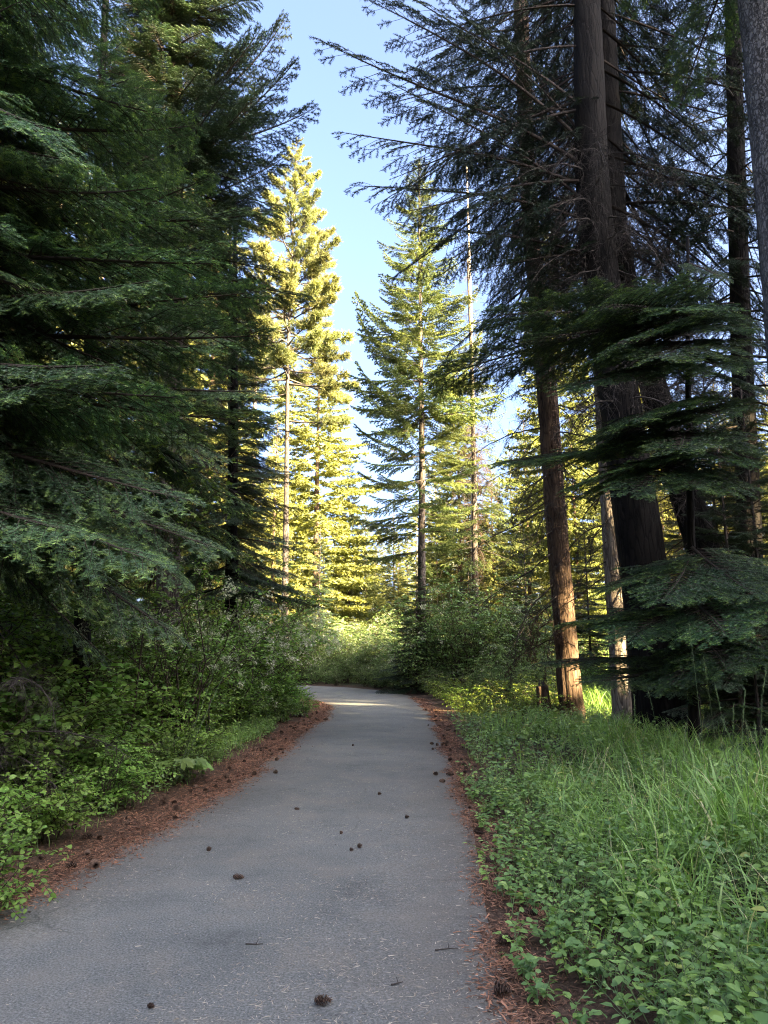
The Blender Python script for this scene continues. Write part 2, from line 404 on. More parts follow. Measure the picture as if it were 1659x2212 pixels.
b.inputs['Roughness'].default_value = 0.75; b.inputs['Specular IOR Level'].default_value = 0.35
bp = N(nt, 'ShaderNodeBump', Strength=0.5, Distance=0.006); nt.links.new(n2.outputs['Fac'], bp.inputs['Height']); nt.links.new(bp.outputs[0], b.inputs['Normal'])
K = 13
u = np.linspace(0, 1, K)
V = (LP[:, None] * (1 - u)[None, :, None] + RP[:, None] * u[None, :, None])
Vz = 0.004 + 0.02 * (1 - (2 * u - 1) ** 2)
V = np.concatenate([V, np.broadcast_to(Vz[None, :, None], (160, K, 1))], 2).reshape(-1, 3)
i = (np.arange(159)[:, None] * K + np.arange(K - 1)[None]).ravel()
T = np.concatenate([np.stack([i, i + 1, i + K + 1], 1), np.stack([i, i + K + 1, i + K], 1)])
obj('path', mesh('path', (V, T, np.tile(np.abs(2 * u - 1), 160)), m, smooth=True), kind='structure')
def path_z(x, y):
    w = np.clip((x - xl(y)) / np.maximum(xr(y) - xl(y), 0.1), 0, 1)
    return 0.004 + 0.02 * (1 - (2 * w - 1) ** 2)

# ------------------------------------------------------------------ conifer branches (templates whose meshes are shared)
def fir_branch(seed, Lb=3.0, bare=0.12, sec_step=0.09, ter_step=0.075, dens=380, nl=0.026, nw=0.0036, droop=0.10, wide=0.40, curl=0.10,
               brush=False, newtip=0.7, hang=0.25, wood=True, tips_only=False, gap=0.0, wr=1.0, flat=0.25, fwd=0.55):
    rs = np.random.RandomState(seed); rr = random.Random(seed)
    segs, wd = [], []
    def main(t):
        return np.array([Lb * t, 0.06 * Lb * math.sin(t * 2.1 + seed) * t, -droop * Lb * (t ** 1.6) + curl * Lb * max(0, t - 0.6) ** 2 * 2.2])
    ts = np.linspace(0, 1, 15); mp = [main(t) for t in ts]
    up = np.array([0, 0, 1.])
    for k in range(14):
        r0 = 0.011 * Lb * (1 - ts[k]) ** 0.8 + 0.003; r1 = 0.011 * Lb * (1 - ts[k + 1]) ** 0.8 + 0.0025
        wd.append((*mp[k], *mp[k + 1], r0, r1))
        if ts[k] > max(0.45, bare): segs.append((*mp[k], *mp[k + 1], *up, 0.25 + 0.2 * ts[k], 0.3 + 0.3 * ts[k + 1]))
    t = bare; side = 1
    while t < 0.985:
        t += sec_step / Lb * 0.5 * (0.7 + 0.6 * rr.random()); side = -side
        if t >= 0.985: break
        if rr.random() < gap: continue
        p = main(t); tg = norm(main(min(1, t + 0.02)) - main(t - 0.02))
        sd = norm(np.cross(up, tg))
        ang = rad(62 - 22 * t + rr.uniform(-9, 9))
        ls = wide * Lb * (1 - t) ** 0.62 * min(1, (t - bare) * 4 + 0.35) * rr.uniform(0.7, 1.1) + 0.05
        d0 = norm(tg * math.cos(ang) + side * sd * math.sin(ang) + up * rr.uniform(-0.05, 0.1))
        n = max(3, int(ls / 0.16) + 2)
        q = [p]; d = d0.copy()
        for k in range(n):
            d = norm(d + np.array([0, 0, -hang * 0.5 / n - rr.uniform(0, hang) / n]) + tg * 0.25 / n + rs.randn(3) * 0.04)
            q.append(q[-1] + d * ls / n)
        for k in range(n):
            f0, f1 = k / n, (k + 1) / n
            wd.append((*q[k], *q[k + 1], 0.0025 + 0.006 * ls * (1 - f0), 0.0022 + 0.006 * ls * (1 - f1)))
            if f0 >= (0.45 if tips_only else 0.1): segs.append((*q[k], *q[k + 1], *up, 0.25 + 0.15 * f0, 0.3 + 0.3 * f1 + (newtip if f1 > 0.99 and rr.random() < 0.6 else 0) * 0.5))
        if ter_step:
            s = 0.18 * ls if not tips_only else 0.4 * ls; sd2 = 1
            while s < ls * 0.97:
                s += ter_step * 0.5 * rr.uniform(0.7, 1.3); sd2 = -sd2
                f = min(s / ls, 0.99); k = int(f * n); fr = f * n - k
                b0 = q[k] + (q[k + 1] - q[k]) * fr; dd = norm(q[k + 1] - q[k])
                s3 = norm(np.cross(up, dd))
                lt = (0.34 * ls * (1 - f) ** 0.8 * rr.uniform(0.6, 1.1) + 0.035)
                a3 = rad(50 + rr.uniform(-10, 10))
                d3 = norm(dd * math.cos(a3) + sd2 * s3 * math.sin(a3) + up * rr.uniform(-0.22, 0.08) - up * hang * 0.25)
                e = b0 + d3 * lt
                nt_ = newtip if rr.random() < 0.45 else 0.0
                if lt > 0.16:
                    md = b0 + d3 * lt * 0.55; e = md + norm(d3 + dd * 0.25 - up * 0.1) * lt * 0.45
                    segs.append((*b0, *md, *up, 0.2 + 0.1 * rr.random(), 0.35)); segs.append((*md, *e, *up, 0.35, 0.4 + nt_ * 0.6))
                    wd.append((*b0, *md, 0.003, 0.0022)); wd.append((*md, *e, 0.0022, 0.0016))
                else:
                    segs.append((*b0, *e, *up, 0.25, 0.4 + nt_ * 0.6)); wd.append((*b0, *e, 0.0024, 0.0016))
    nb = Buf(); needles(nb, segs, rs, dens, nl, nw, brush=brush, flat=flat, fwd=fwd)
    wb = Buf()
    if wood: segs_wood(wb, [(*w[:6], w[6] * wr, w[7] * wr) for w in wd], 0.4)
    return wb, nb

def pine_branch(seed, Lb=2.5, ntuft=26, tl=0.17, tw=0.012, per=26):
    rs = np.random.RandomState(seed); rr = random.Random(seed)
    wd = []; nb = Buf()
    def main(t): return np.array([Lb * t, 0.10 * Lb * math.sin(t * 3 + seed) * t, Lb * (-0.05 * t + 0.16 * t * t)])
    ts = np.linspace(0, 1, 9)
    for k in range(8): wd.append((*main(ts[k]), *main(ts[k + 1]), 0.016 * Lb * (1 - ts[k]) + 0.008, 0.016 * Lb * (1 - ts[k + 1]) + 0.007))
    ends = [(main(1.0), np.array([1., 0, 0.4]))]
    for k in range(ntuft):
        t = rr.uniform(0.35, 0.98); p = main(t)
        a = rr.uniform(-1.2, 1.2)
        d = norm(np.array([math.cos(a), math.sin(a), rr.uniform(-0.15, 0.6)]))
        l = rr.uniform(0.15, 0.32) * Lb * (1.15 - t) + 0.06
        e = p + d * l; wd.append((*p, *e, 0.011, 0.007)); ends.append((e, norm(d + np.array([0, 0, 0.35]))))
    for e, d in ends:
        n = per; v = rs.randn(n, 3); v = norm(norm(v) + d * 0.75)
        ln = tl * (0.7 + 0.5 * rs.rand(n)); st = e + d * (rs.rand(n)[:, None] - 0.6) * tl * 0.9
        w = norm(np.cross(v, rs.randn(n, 3))) * tw * 0.5
        nb.add(np.stack([st - w, st + w, st + v * ln[:, None]], 1).reshape(-1, 3), np.arange(3 * n).reshape(-1, 3), np.repeat(np.clip(rs.rand(n) * 0.7 + 0.25 * rr.random(), 0, 1), 3))
    wb = Buf(); segs_wood(wb, wd, 0.6)
    return wb, nb

def dead_branch(seed, Lb=3.0, droop=0.35, nsec=30, fuzzy=False):
    rs = np.random.RandomState(seed); rr = random.Random(seed); wd = []; segs = []
    n = 16; q = [np.zeros(3)]; d = np.array([1., 0, 0.15])
    for k in range(n):
        d = norm(d + np.array([0, 0, -droop * 2.2 / n]) + rs.randn(3) * 0.10); q.append(q[-1] + d * Lb / n)
    for k in range(n): wd.append((*q[k], *q[k + 1], 0.008 * Lb * (1 - k / n) ** 0.9 + 0.0035, 0.008 * Lb * (1 - (k + 1) / n) ** 0.9 + 0.003))
    for s in range(nsec):
        f = rr.uniform(0.12, 0.99); k = int(f * n); p = q[k] + (q[min(k + 1, n)] - q[k]) * (f * n - k)
        tg = norm(q[min(k + 1, n)] - q[k]); v = norm(np.cross(tg, rs.randn(3)))
        dd = norm(tg * 0.7 + v * 0.8 + np.array([0, 0, -0.25])); ls = Lb * rr.uniform(0.12, 0.38) * (1.1 - f)
        m_ = 5; qq = [p]
        for j in range(m_):
            dd = norm(dd + np.array([0, 0, -droop * 1.2 / m_]) + rs.randn(3) * 0.2); qq.append(qq[-1] + dd * ls / m_)
            wd.append((*qq[j], *qq[j + 1], 0.0055 - 0.0007 * j, 0.0048 - 0.0007 * j))
            for z in range(2):
                e3 = norm(dd + rs.randn(3) * 0.8 + np.array([0, 0, -0.3])); l3 = ls * rr.uniform(0.12, 0.4)
                wd.append((*qq[j + 1], *(qq[j + 1] + e3 * l3), 0.0034, 0.0022))
                if fuzzy: segs.append((*qq[j + 1], *(qq[j + 1] + e3 * l3), 0, 0, 1, 0.2, 0.8))
    wb = Buf(); segs_wood(wb, wd, 0.5)
    nb = Buf()
    if fuzzy: needles(nb, segs, rs, 90, 0.03, 0.007, brush=True)
    return wb, nb

TPL = {}
def template(kind, n, Lb, fn, wood_mat, needle_mat, **kw):
    out_ = []
    for k in range(n):
        wb, nb = fn(100 * (len(TPL) + 1) + k, Lb=Lb, **kw)
        wm = mesh('branch_' + kind, wb, wood_mat)
        nm = mesh('needles_' + kind, nb, needle_mat) if nb.n else None
        out_.append((wm, nm, Lb))
    TPL[kind] = out_

template('fir_near', 5, 3.0, fir_branch, M['twig'], M['fir'], newtip=1.0, gap=0.06, nl=0.033, nw=0.0056, dens=320, hang=0.4, droop=0.14, sec_step=0.115, ter_step=0.095)
template('fir_flat', 4, 2.4, fir_branch, M['twig'], M['fir_young'], droop=0.09, curl=0.0, hang=0.22, wide=0.48, dens=380, nl=0.030, nw=0.0046, newtip=1.0, bare=0.06)
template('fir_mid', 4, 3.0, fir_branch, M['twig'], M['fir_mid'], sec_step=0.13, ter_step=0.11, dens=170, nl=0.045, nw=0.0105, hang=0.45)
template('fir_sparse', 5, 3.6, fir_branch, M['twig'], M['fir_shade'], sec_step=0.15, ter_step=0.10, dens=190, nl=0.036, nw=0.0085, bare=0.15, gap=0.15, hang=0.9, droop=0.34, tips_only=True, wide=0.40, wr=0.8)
template('spruce', 4, 3.0, fir_branch, M['twig'], M['spruce'], sec_step=0.17, ter_step=0.15, dens=170, nl=0.055, nw=0.026, brush=True, droop=0.02, curl=0.28, hang=0.45, wide=0.33, newtip=0.6, wr=0.6)
template('spruce_thin', 3, 3.0, fir_branch, M['twig'], M['spruce'], sec_step=0.26, ter_step=0.17, dens=150, nl=0.055, nw=0.022, brush=True, droop=0.10, curl=0.2, hang=0.8, wide=0.3, newtip=0.3, bare=0.25, gap=0.2, wr=0.8)
template('pine', 4, 2.5, pine_branch, M['twig_grey'], M['pine'], ntuft=58, tl=0.20, tw=0.024, per=34)
template('dead', 4, 3.0, dead_branch, M['twig_grey'], None)
template('dead_fuzzy', 3, 2.0, dead_branch, M['twig'], M['dead_needles'], fuzzy=True, droop=0.6)

def add_branch(root, base, kind, length, az, pitch, roll=0.0, rng=random):
    wm, nm, Lb = TPL[kind][rng.randrange(len(TPL[kind]))]
    o = obj('dead_branch' if nm is None else 'branch', wm, root, base, (roll, -pitch, az), length / Lb)
    if nm is not None:
        obj('needles', nm, o, kind='stuff')
    return o

def branch_to(root, rootloc, a, b, kind, roll=0.0, rng=random, sag=0.0):
    """a branch from world point a whose chord ends at world point b"""
    a, b = np.array(a, float), np.array(b, float); d = b - a
    az = math.atan2(d[1], d[0]); pt = math.atan2(d[2], math.hypot(d[0], d[1]))
    return add_branch(root, tuple(a - np.array(rootloc)), kind, float(np.linalg.norm(d)) * 1.03, az, pt + sag, roll, rng)

# ------------------------------------------------------------------ trunks
def smooth_axis(pts, n):
    P = np.array(pts, float); d = np.r_[0, np.cumsum(np.linalg.norm(np.diff(P, axis=0), axis=1))]
    s = np.linspace(0, d[-1], n)
    Q = np.stack([np.interp(s, d, P[:, k]) for k in range(3)], 1)
    w = max(3, n // 10) | 1; k = np.ones(w) / w; h = w // 2
    Qp = np.concatenate([2 * Q[0] - Q[1:h + 1][::-1], Q, 2 * Q[-1] - Q[-h - 1:-1][::-1]])
    return np.stack([np.convolve(Qp[:, c], k, 'valid') for c in range(3)], 1), s

def trunk_mesh(name, pts, r0, r1, mat, sides=32, step=0.1, amp=0.02, flare=0.35, seed=0, freq=3.0):
    """pts relative to the base; bark plates as displaced rings"""
    Ltot = float(np.sum(np.linalg.norm(np.diff(np.array(pts), axis=0), axis=1)))
    n = max(6, int(Ltot / step))
    Q, s = smooth_axis(pts, n)
    t = s / s[-1]
    Rr = r0 + (r1 - r0) * t ** 0.85 + r0 * flare * np.exp(-s / 0.35)
    tg = norm(np.gradient(Q, axis=0))
    a = norm(np.cross(tg, np.array([0, 1., 0]))); b = np.cross(a, tg)
    th = np.arange(sides) * 2 * PI / sides
    cx, sx = np.cos(th), np.sin(th)
    Pn = np.stack([np.broadcast_to(cx[None] * freq + seed * 3.1, (n, sides)), np.broadcast_to(sx[None] * freq + 5, (n, sides)), np.broadcast_to(s[:, None] * 0.8, (n, sides))], -1).reshape(-1, 3)
    f1 = np.abs(vnoise(Pn * np.array([1.6, 1.6, 1.2])) - 0.5) * 2
    f2 = vnoise(Pn * np.array([4.2, 4.2, 4.0])); f3 = vnoise(Pn * np.array([0.25, 0.25, 0.35]))
    disp = (np.clip(f1 * 2.2, 0, 1) * 0.7 + f2 * 0.4 + (f3 - 0.5) * 1.2 - 0.6).reshape(n, sides) * amp
    lob = 1 + 0.10 * np.exp(-s / 0.4)[:, None] * np.cos(5 * th + seed)[None]
    RR = Rr[:, None] * lob + disp * np.clip(Rr / max(r0, 1e-3), 0.3, 1)[:, None]
    V = Q[:, None] + RR[..., None] * (cx[None, :, None] * a[:, None] + sx[None, :, None] * b[:, None])
    i = np.arange(n - 1)[:, None] * sides; j = np.arange(sides)[None]; k = (j + 1) % sides
    T = np.stack([np.stack([i + j, i + k, i + sides + k], -1), np.stack([i + j, i + sides + k, i + sides + j], -1)], 2).reshape(-1, 3)
    T = np.concatenate([T, [[(n - 1) * sides, (n - 1) * sides + q, (n - 1) * sides + q + 1] for q in range(1, sides - 1)]])
    tint = np.clip(np.clip(f1 * 2.2, 0, 1) * 0.6 + f2 * 0.5 - 0.1, 0, 1)
    return mesh(name, (V.reshape(-1, 3), T, tint), mat, smooth=True), Q

def axis_at(Q, z):
    return np.array([np.interp(z, Q[:, 2], Q[:, 0]), np.interp(z, Q[:, 2], Q[:, 1]), z])

def tree(name, label, cat, pts, r0, r1, bark, group=None, **kw):
    """pts: world polyline of the stem; returns (root, axis, base)"""
    base = np.array([pts[0][0], pts[0][1], 0.0])
    root = thing(name, label, cat, tuple(base), 0, group)
    m_, Q = trunk_mesh('trunk', [np.array(p) - base for p in pts], r0, r1, M[bark], **kw)
    obj('trunk', m_, root)
    return root, Q, base

def whorls(root, Q, kinds, z0, z1, step, per, lenf, pitchf, rng, az0=0.0, az1=2 * PI, roll=0.25):
    z = z0; cnt = 0
    while z < z1:
        t = (z - z0) / max(z1 - z0, 0.1)
        n = per if isinstance(per, int) else per(t)
        off = rng.random() * 2 * PI
        for k in range(n):
            az = az0 + ((off + 2 * PI * k / n + rng.uniform(-0.35, 0.35)) % (2 * PI)) / (2 * PI) * (az1 - az0)
            ln = lenf(t) * rng.uniform(0.72, 1.1)
            kd = kinds(t, rng) if callable(kinds) else kinds
            zz = z + rng.uniform(-0.4, 0.4) * step
            p = axis_at(Q, zz)
            add_branch(root, tuple(p), kd, ln, az, pitchf(t) + rng.uniform(-0.12, 0.12), rng.uniform(-roll, roll), rng)
            cnt += 1
        z += step * rng.uniform(0.8, 1.2)
    return cnt

# ------------------------------------------------------------------ the trees beside the path
def stem(D, pix, top, z0=-0.15, lean=0.0):
    """world stem from photo pixels at distance D; first point dropped to the ground, continued to height top"""
    P = [at(px, py, D + lean * k) for k, (px, py) in enumerate(pix)]
    P[0][2] = z0
    d = (P[-1] - P[-2]) / max(P[-1][2] - P[-2][2], 0.1)
    if top > P[-1][2] + 0.5: P.append(P[-1] + d * (top - P[-1][2]))
    return P

rng = random.Random(11)
# --- left side
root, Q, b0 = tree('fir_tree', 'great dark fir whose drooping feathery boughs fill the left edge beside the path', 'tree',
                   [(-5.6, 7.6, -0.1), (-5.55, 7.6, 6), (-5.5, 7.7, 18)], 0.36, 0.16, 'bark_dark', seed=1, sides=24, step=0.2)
whorls(root, Q, 'fir_near', 3.9, 13.0, 0.36, 5, lambda t: 3.9 * (1 - 0.68 * t), lambda t: -0.46 + 0.40 * t, rng, -1.5, 1.5, 0.5)
whorls(root, Q, 'fir_mid', 13.0, 18.0, 0.5, 6, lambda t: 2.2 * (1 - 0.85 * t), lambda t: 0.1 + 0.4 * t, rng)
whorls(root, Q, 'dead', 2.2, 6.0, 0.5, 3, lambda t: 2.4, lambda t: -0.15, rng, -1.6, 1.2)
# long boughs that reach out over the shrubs
for (a, e, k) in [((-5.5, 7.6, 8.6), at(300, 250, 6.8), 'fir_near'), ((-5.5, 7.6, 7.6), at(400, 300, 7.4), 'fir_near'), ((-5.5, 7.6, 6.9), at(330, 470, 6.6), 'fir_near'),
                  ((-5.5, 7.6, 6.3), at(570, 480, 8.2), 'fir_near'), ((-5.5, 7.6, 5.9), at(470, 620, 7.4), 'fir_near'), ((-5.5, 7.6, 5.2), at(250, 640, 6.2), 'fir_near'),
                  ((-5.5, 7.6, 5.0), at(560, 800, 8.3), 'fir_near'), ((-5.5, 7.6, 4.6), at(215, 830, 5.9), 'fir_near'), ((-5.5, 7.6, 4.4), at(390, 940, 7.0), 'fir_near'),
                  ((-5.5, 7.6, 4.0), at(120, 850, 5.6), 'fir_near'), ((-5.5, 7.6, 4.3), at(560, 930, 8.8), 'fir_near'), ((-5.5, 7.6, 3.8), at(430, 1220, 7.2), 'fir_near'),
                  ((-5.5, 7.6, 3.6), at(250, 1265, 6.2), 'fir_near'), ((-5.5, 7.6, 3.3), at(80, 1200, 5.6), 'fir_near'), ((-5.5, 7.6, 3.9), at(330, 1130, 6.6), 'fir_near'),
                  ((-5.5, 7.6, 9.4), at(200, 90, 6.4), 'fir_near'), ((-5.5, 7.6, 8.2), at(110, 330, 5.8), 'fir_near'), ((-5.5, 7.6, 10.0), at(330, 60, 7.4), 'fir_near')]:
    branch_to(root, b0, a, e, k, rng.uniform(-0.5, 0.5), rng, 0.16)

root, Q, b0 = tree('fir_tree', 'tall fir with a bare grey trunk showing between the boughs left of the sunlit pine', 'tree',
                   stem(15, [(365, 1420), (370, 1000), (379, 380), (378, 150)], 22), 0.27, 0.12, 'bark_fir', seed=2, sides=28, step=0.12, amp=0.022)
whorls(root, Q, 'fir_mid', 9.4, 22, 0.5, 6, lambda t: 3.0 * (1 - 0.75 * t), lambda t: -0.22 + 0.5 * t, rng)
whorls(root, Q, 'dead', 4.0, 9.2, 0.6, 4, lambda t: 1.7, lambda t: -0.25, rng)
whorls(root, Q, 'fir_mid', 11.5, 18.5, 0.5, 3, lambda t: 2.6, lambda t: -0.35, rng, -2.5, -0.5)
for (z, e) in [(13.6, at(560, 70, 14.2)), (12.6, at(668, 225, 14.6)), (12.0, at(620, 120, 14.2)), (11.3, at(610, 330, 14.6)), (11.8, at(540, 200, 13.2)), (10.6, at(560, 400, 14.0)), (13.0, at(600, 40, 15)), (12.2, at(480, 190, 12.5))]:
    branch_to(root, b0, axis_at(Q, z) + b0, e, 'fir_mid', rng.uniform(-0.3, 0.3), rng, 0.05)

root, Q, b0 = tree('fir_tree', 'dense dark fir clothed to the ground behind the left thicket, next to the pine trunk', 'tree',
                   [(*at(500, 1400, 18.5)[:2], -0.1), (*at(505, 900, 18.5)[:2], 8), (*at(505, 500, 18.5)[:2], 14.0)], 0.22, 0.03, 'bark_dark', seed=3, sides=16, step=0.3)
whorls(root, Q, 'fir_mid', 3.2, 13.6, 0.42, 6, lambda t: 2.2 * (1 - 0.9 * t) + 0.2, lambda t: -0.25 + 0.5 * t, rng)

root, Q, b0 = tree('fir_tree', 'slim dark fir with ragged boughs in front of the sunlit pine crown', 'tree',
                   [(*at(505, 1400, 24)[:2], -0.1), (*at(500, 700, 24)[:2], 12), (*at(500, 350, 24)[:2], 17.5)], 0.2, 0.03, 'bark_dark', seed=4, sides=16, step=0.3)
whorls(root, Q, 'fir_mid', 1.5, 12.5, 0.55, 5, lambda t: 2.9 * (1 - 0.7 * t) + 0.2, lambda t: -0.2 + 0.5 * t, rng)

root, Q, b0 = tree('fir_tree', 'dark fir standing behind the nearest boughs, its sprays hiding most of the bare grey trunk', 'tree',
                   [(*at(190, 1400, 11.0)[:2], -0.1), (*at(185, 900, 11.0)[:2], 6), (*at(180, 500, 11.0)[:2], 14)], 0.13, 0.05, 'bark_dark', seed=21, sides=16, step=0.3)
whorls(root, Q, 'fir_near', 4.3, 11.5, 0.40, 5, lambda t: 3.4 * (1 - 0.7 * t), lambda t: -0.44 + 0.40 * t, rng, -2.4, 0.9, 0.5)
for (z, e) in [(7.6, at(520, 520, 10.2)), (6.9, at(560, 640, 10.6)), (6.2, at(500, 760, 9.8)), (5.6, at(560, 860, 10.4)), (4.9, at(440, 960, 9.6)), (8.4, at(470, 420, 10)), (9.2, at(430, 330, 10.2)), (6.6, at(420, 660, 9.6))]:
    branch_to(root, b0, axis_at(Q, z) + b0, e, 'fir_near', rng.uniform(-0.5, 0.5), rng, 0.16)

for k in range(9):
    add_branch(root, tuple(axis_at(Q, rng.uniform(3.2, 7.5))), 'dead_fuzzy' if k % 2 else 'dead', rng.uniform(1.6, 2.6), rng.uniform(-1.6, 0.6), rng.uniform(-0.5, 0.0), 0, rng)

# --- the sunlit ponderosa pine and the fir in the middle
root, Q, b0 = tree('pine_tree', 'tall sunlit golden pine with a straight grey trunk left of the sky gap', 'tree',
                   stem(40, [(617, 1330), (618, 1100), (622, 760), (640, 330)], 32.6), 0.22, 0.02, 'bark_fir', seed=5, sides=16, step=0.3, amp=0.03)
def pine_len(t): return 4.3 * (0.80 + 0.12 * t) * (1 - t ** 1.6) + 0.5
whorls(root, Q, 'pine', 17.0, 32.4, 0.62, 5, pine_len, lambda t: -0.12 + 0.75 * t, rng)
add_branch(root, tuple(axis_at(Q, 14.6)), 'pine', 3.4, 0.1, -0.1, 0, rng)
add_branch(root, tuple(axis_at(Q, 16.2)), 'pine', 2.6, 2.9, -0.1, 0, rng)

root, Q, b0 = tree('fir_tree', 'half sunlit fir with tiered boughs on a straight dark trunk in the middle', 'tree',
                   stem(30, [(908, 1330), (912, 1000), (908, 720), (905, 345)], 24.2), 0.21, 0.03, 'bark_fir', seed=6, sides=20, step=0.25)
whorls(root, Q, 'spruce', 11.6, 23.9, 0.56, 7, lambda t: 3.3 * (1 - t) ** 0.8 + 0.25, lambda t: 0.0 + 0.6 * t, rng)
whorls(root, Q, 'spruce', 6.0, 11.8, 0.80, 4, lambda t: 3.0, lambda t: -0.08, rng)
whorls(root, Q, 'spruce_thin', 5.6, 12.4, 0.8, 3, lambda t: 3.0, lambda t: -0.12, rng)
for (z, e) in [(7.2, at(760, 1130, 29)), (9.4, at(765, 935, 30)), (11.2, at(765, 800, 29.4)), (12.6, at(765, 700, 30)), (13.8, at(762, 640, 29.6)), (4.2, at(870, 1260, 29)), (4.4, at(990, 1245, 29)), (8.2, at(775, 1030, 30)), (10.4, at(770, 860, 28.6)), (8.8, at(1010, 1000, 30)), (10.2, at(1030, 900, 29.6)), (11.4, at(1020, 800, 30)), (7.0, at(1010, 1110, 29.5)), (12.4, at(1050, 720, 30)), (9.8, at(850, 900, 28)), (7.8, at(840, 1060, 28.4)), (11.8, at(980, 830, 28))]:
    branch_to(root, b0, axis_at(Q, z) + b0, e, 'spruce', rng.uniform(-0.3, 0.3), rng)

root, Q, b0 = tree('fir_tree', 'thin dark fir with hanging brown twigs right of the middle fir', 'tree',
                   stem(33, [(1024, 1330), (1024, 1000), (1020, 820), (1010, 560)], 19), 0.19, 0.05, 'bark_fir', seed=7, sides=16, step=0.3)
whorls(root, Q, 'spruce_thin', 6.2, 18.6, 0.55, 5, lambda t: 3.0 * (1 - 0.8 * t), lambda t: -0.25 + 0.5 * t, rng)
whorls(root, Q, 'dead_fuzzy', 5.0, 12.0, 0.7, 3, lambda t: 1.7, lambda t: -0.5, rng)

root, Q, b0 = tree('dead_tree', 'bleached dead snag with bare drooping twigs behind the middle fir', 'tree',
                   stem(44, [(1022, 1330), (1018, 700), (1008, 360)], 29.2), 0.2, 0.05, 'snag', seed=8, sides=12, step=0.5, amp=0.01)
whorls(root, Q, 'dead', 12, 28.5, 0.75, 5, lambda t: 2.9 * (1 - 0.75 * t), lambda t: -0.25, rng)

# --- right side
root, Q, b0 = tree('fir_tree', 'tall fir trunk with sunlit patches leaning over the right path edge', 'tree',
                   stem(17, [(1238, 1572), (1202, 1150), (1178, 800), (1145, 480), (1130, 120)], 27), 0.265, 0.16, 'bark_red', seed=9, sides=40, step=0.07, amp=0.045)
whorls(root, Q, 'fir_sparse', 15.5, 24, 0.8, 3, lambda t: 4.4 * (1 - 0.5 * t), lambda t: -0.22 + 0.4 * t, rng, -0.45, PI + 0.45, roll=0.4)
whorls(root, Q, 'dead', 5.0, 13, 0.55, 4, lambda t: 2.4, lambda t: -0.3, rng)
for (z, e) in [(3.9, at(1060, 1300, 15.6)), (4.9, at(1010, 1170, 16)), (3.2, at(1040, 1390, 15.6)), (2.9, at(1130, 1420, 15.4)), (4.4, at(1100, 1220, 15.4)), (6.0, at(1040, 1050, 16))]:
    branch_to(root, b0, axis_at(Q, z) + b0, e, 'dead', 0, rng, 0.1)
for (z, az) in [(2.7, 2.9), (2.3, 3.4), (1.9, 2.5), (2.2, 3.9)]:
    add_branch(root, tuple(axis_at(Q, z)), 'dead_fuzzy', 1.8, az, -0.1, 0, rng)

root, Q, b0 = tree('fir_tree', 'slender fir trunk with a mottled sunlit foot between the two large trunks', 'tree',
                   stem(15, [(1350, 1590), (1322, 1200), (1303, 900), (1288, 600), (1276, 300)], 20), 0.2, 0.1, 'bark_pale', seed=10, sides=28, step=0.1, amp=0.018)
whorls(root, Q, 'dead', 3.0, 10, 0.45, 4, lambda t: 1.9, lambda t: -0.35, rng)
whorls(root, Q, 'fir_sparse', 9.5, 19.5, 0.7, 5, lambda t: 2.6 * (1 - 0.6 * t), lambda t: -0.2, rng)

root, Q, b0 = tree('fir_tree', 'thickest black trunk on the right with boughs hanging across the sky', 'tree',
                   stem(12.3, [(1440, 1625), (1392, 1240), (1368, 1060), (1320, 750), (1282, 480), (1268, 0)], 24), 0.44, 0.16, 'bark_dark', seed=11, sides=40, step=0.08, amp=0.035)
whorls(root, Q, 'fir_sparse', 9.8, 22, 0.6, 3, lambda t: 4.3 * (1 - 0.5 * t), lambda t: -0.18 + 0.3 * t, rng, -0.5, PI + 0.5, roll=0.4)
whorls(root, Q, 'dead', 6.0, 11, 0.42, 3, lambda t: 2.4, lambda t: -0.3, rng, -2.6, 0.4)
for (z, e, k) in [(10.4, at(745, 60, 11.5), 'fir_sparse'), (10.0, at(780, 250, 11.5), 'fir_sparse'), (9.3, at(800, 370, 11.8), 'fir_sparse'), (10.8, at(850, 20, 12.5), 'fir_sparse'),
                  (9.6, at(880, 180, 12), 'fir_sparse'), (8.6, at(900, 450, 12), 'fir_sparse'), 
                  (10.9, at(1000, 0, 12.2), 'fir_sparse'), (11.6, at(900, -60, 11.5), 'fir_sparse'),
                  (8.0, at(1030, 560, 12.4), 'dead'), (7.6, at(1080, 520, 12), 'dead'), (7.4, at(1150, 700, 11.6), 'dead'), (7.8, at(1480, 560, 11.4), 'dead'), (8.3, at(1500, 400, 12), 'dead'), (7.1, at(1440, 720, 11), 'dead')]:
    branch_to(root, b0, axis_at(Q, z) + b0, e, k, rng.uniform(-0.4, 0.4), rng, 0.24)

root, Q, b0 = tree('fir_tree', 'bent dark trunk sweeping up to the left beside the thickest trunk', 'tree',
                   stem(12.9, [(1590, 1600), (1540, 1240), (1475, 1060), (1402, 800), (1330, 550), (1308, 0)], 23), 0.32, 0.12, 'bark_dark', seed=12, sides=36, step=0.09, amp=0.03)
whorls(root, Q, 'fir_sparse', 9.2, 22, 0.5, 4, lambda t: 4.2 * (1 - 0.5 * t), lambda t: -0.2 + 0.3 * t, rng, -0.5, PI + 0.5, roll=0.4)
whorls(root, Q, 'dead', 2.6, 10, 0.4, 4, lambda t: 2.2, lambda t: -0.3, rng)

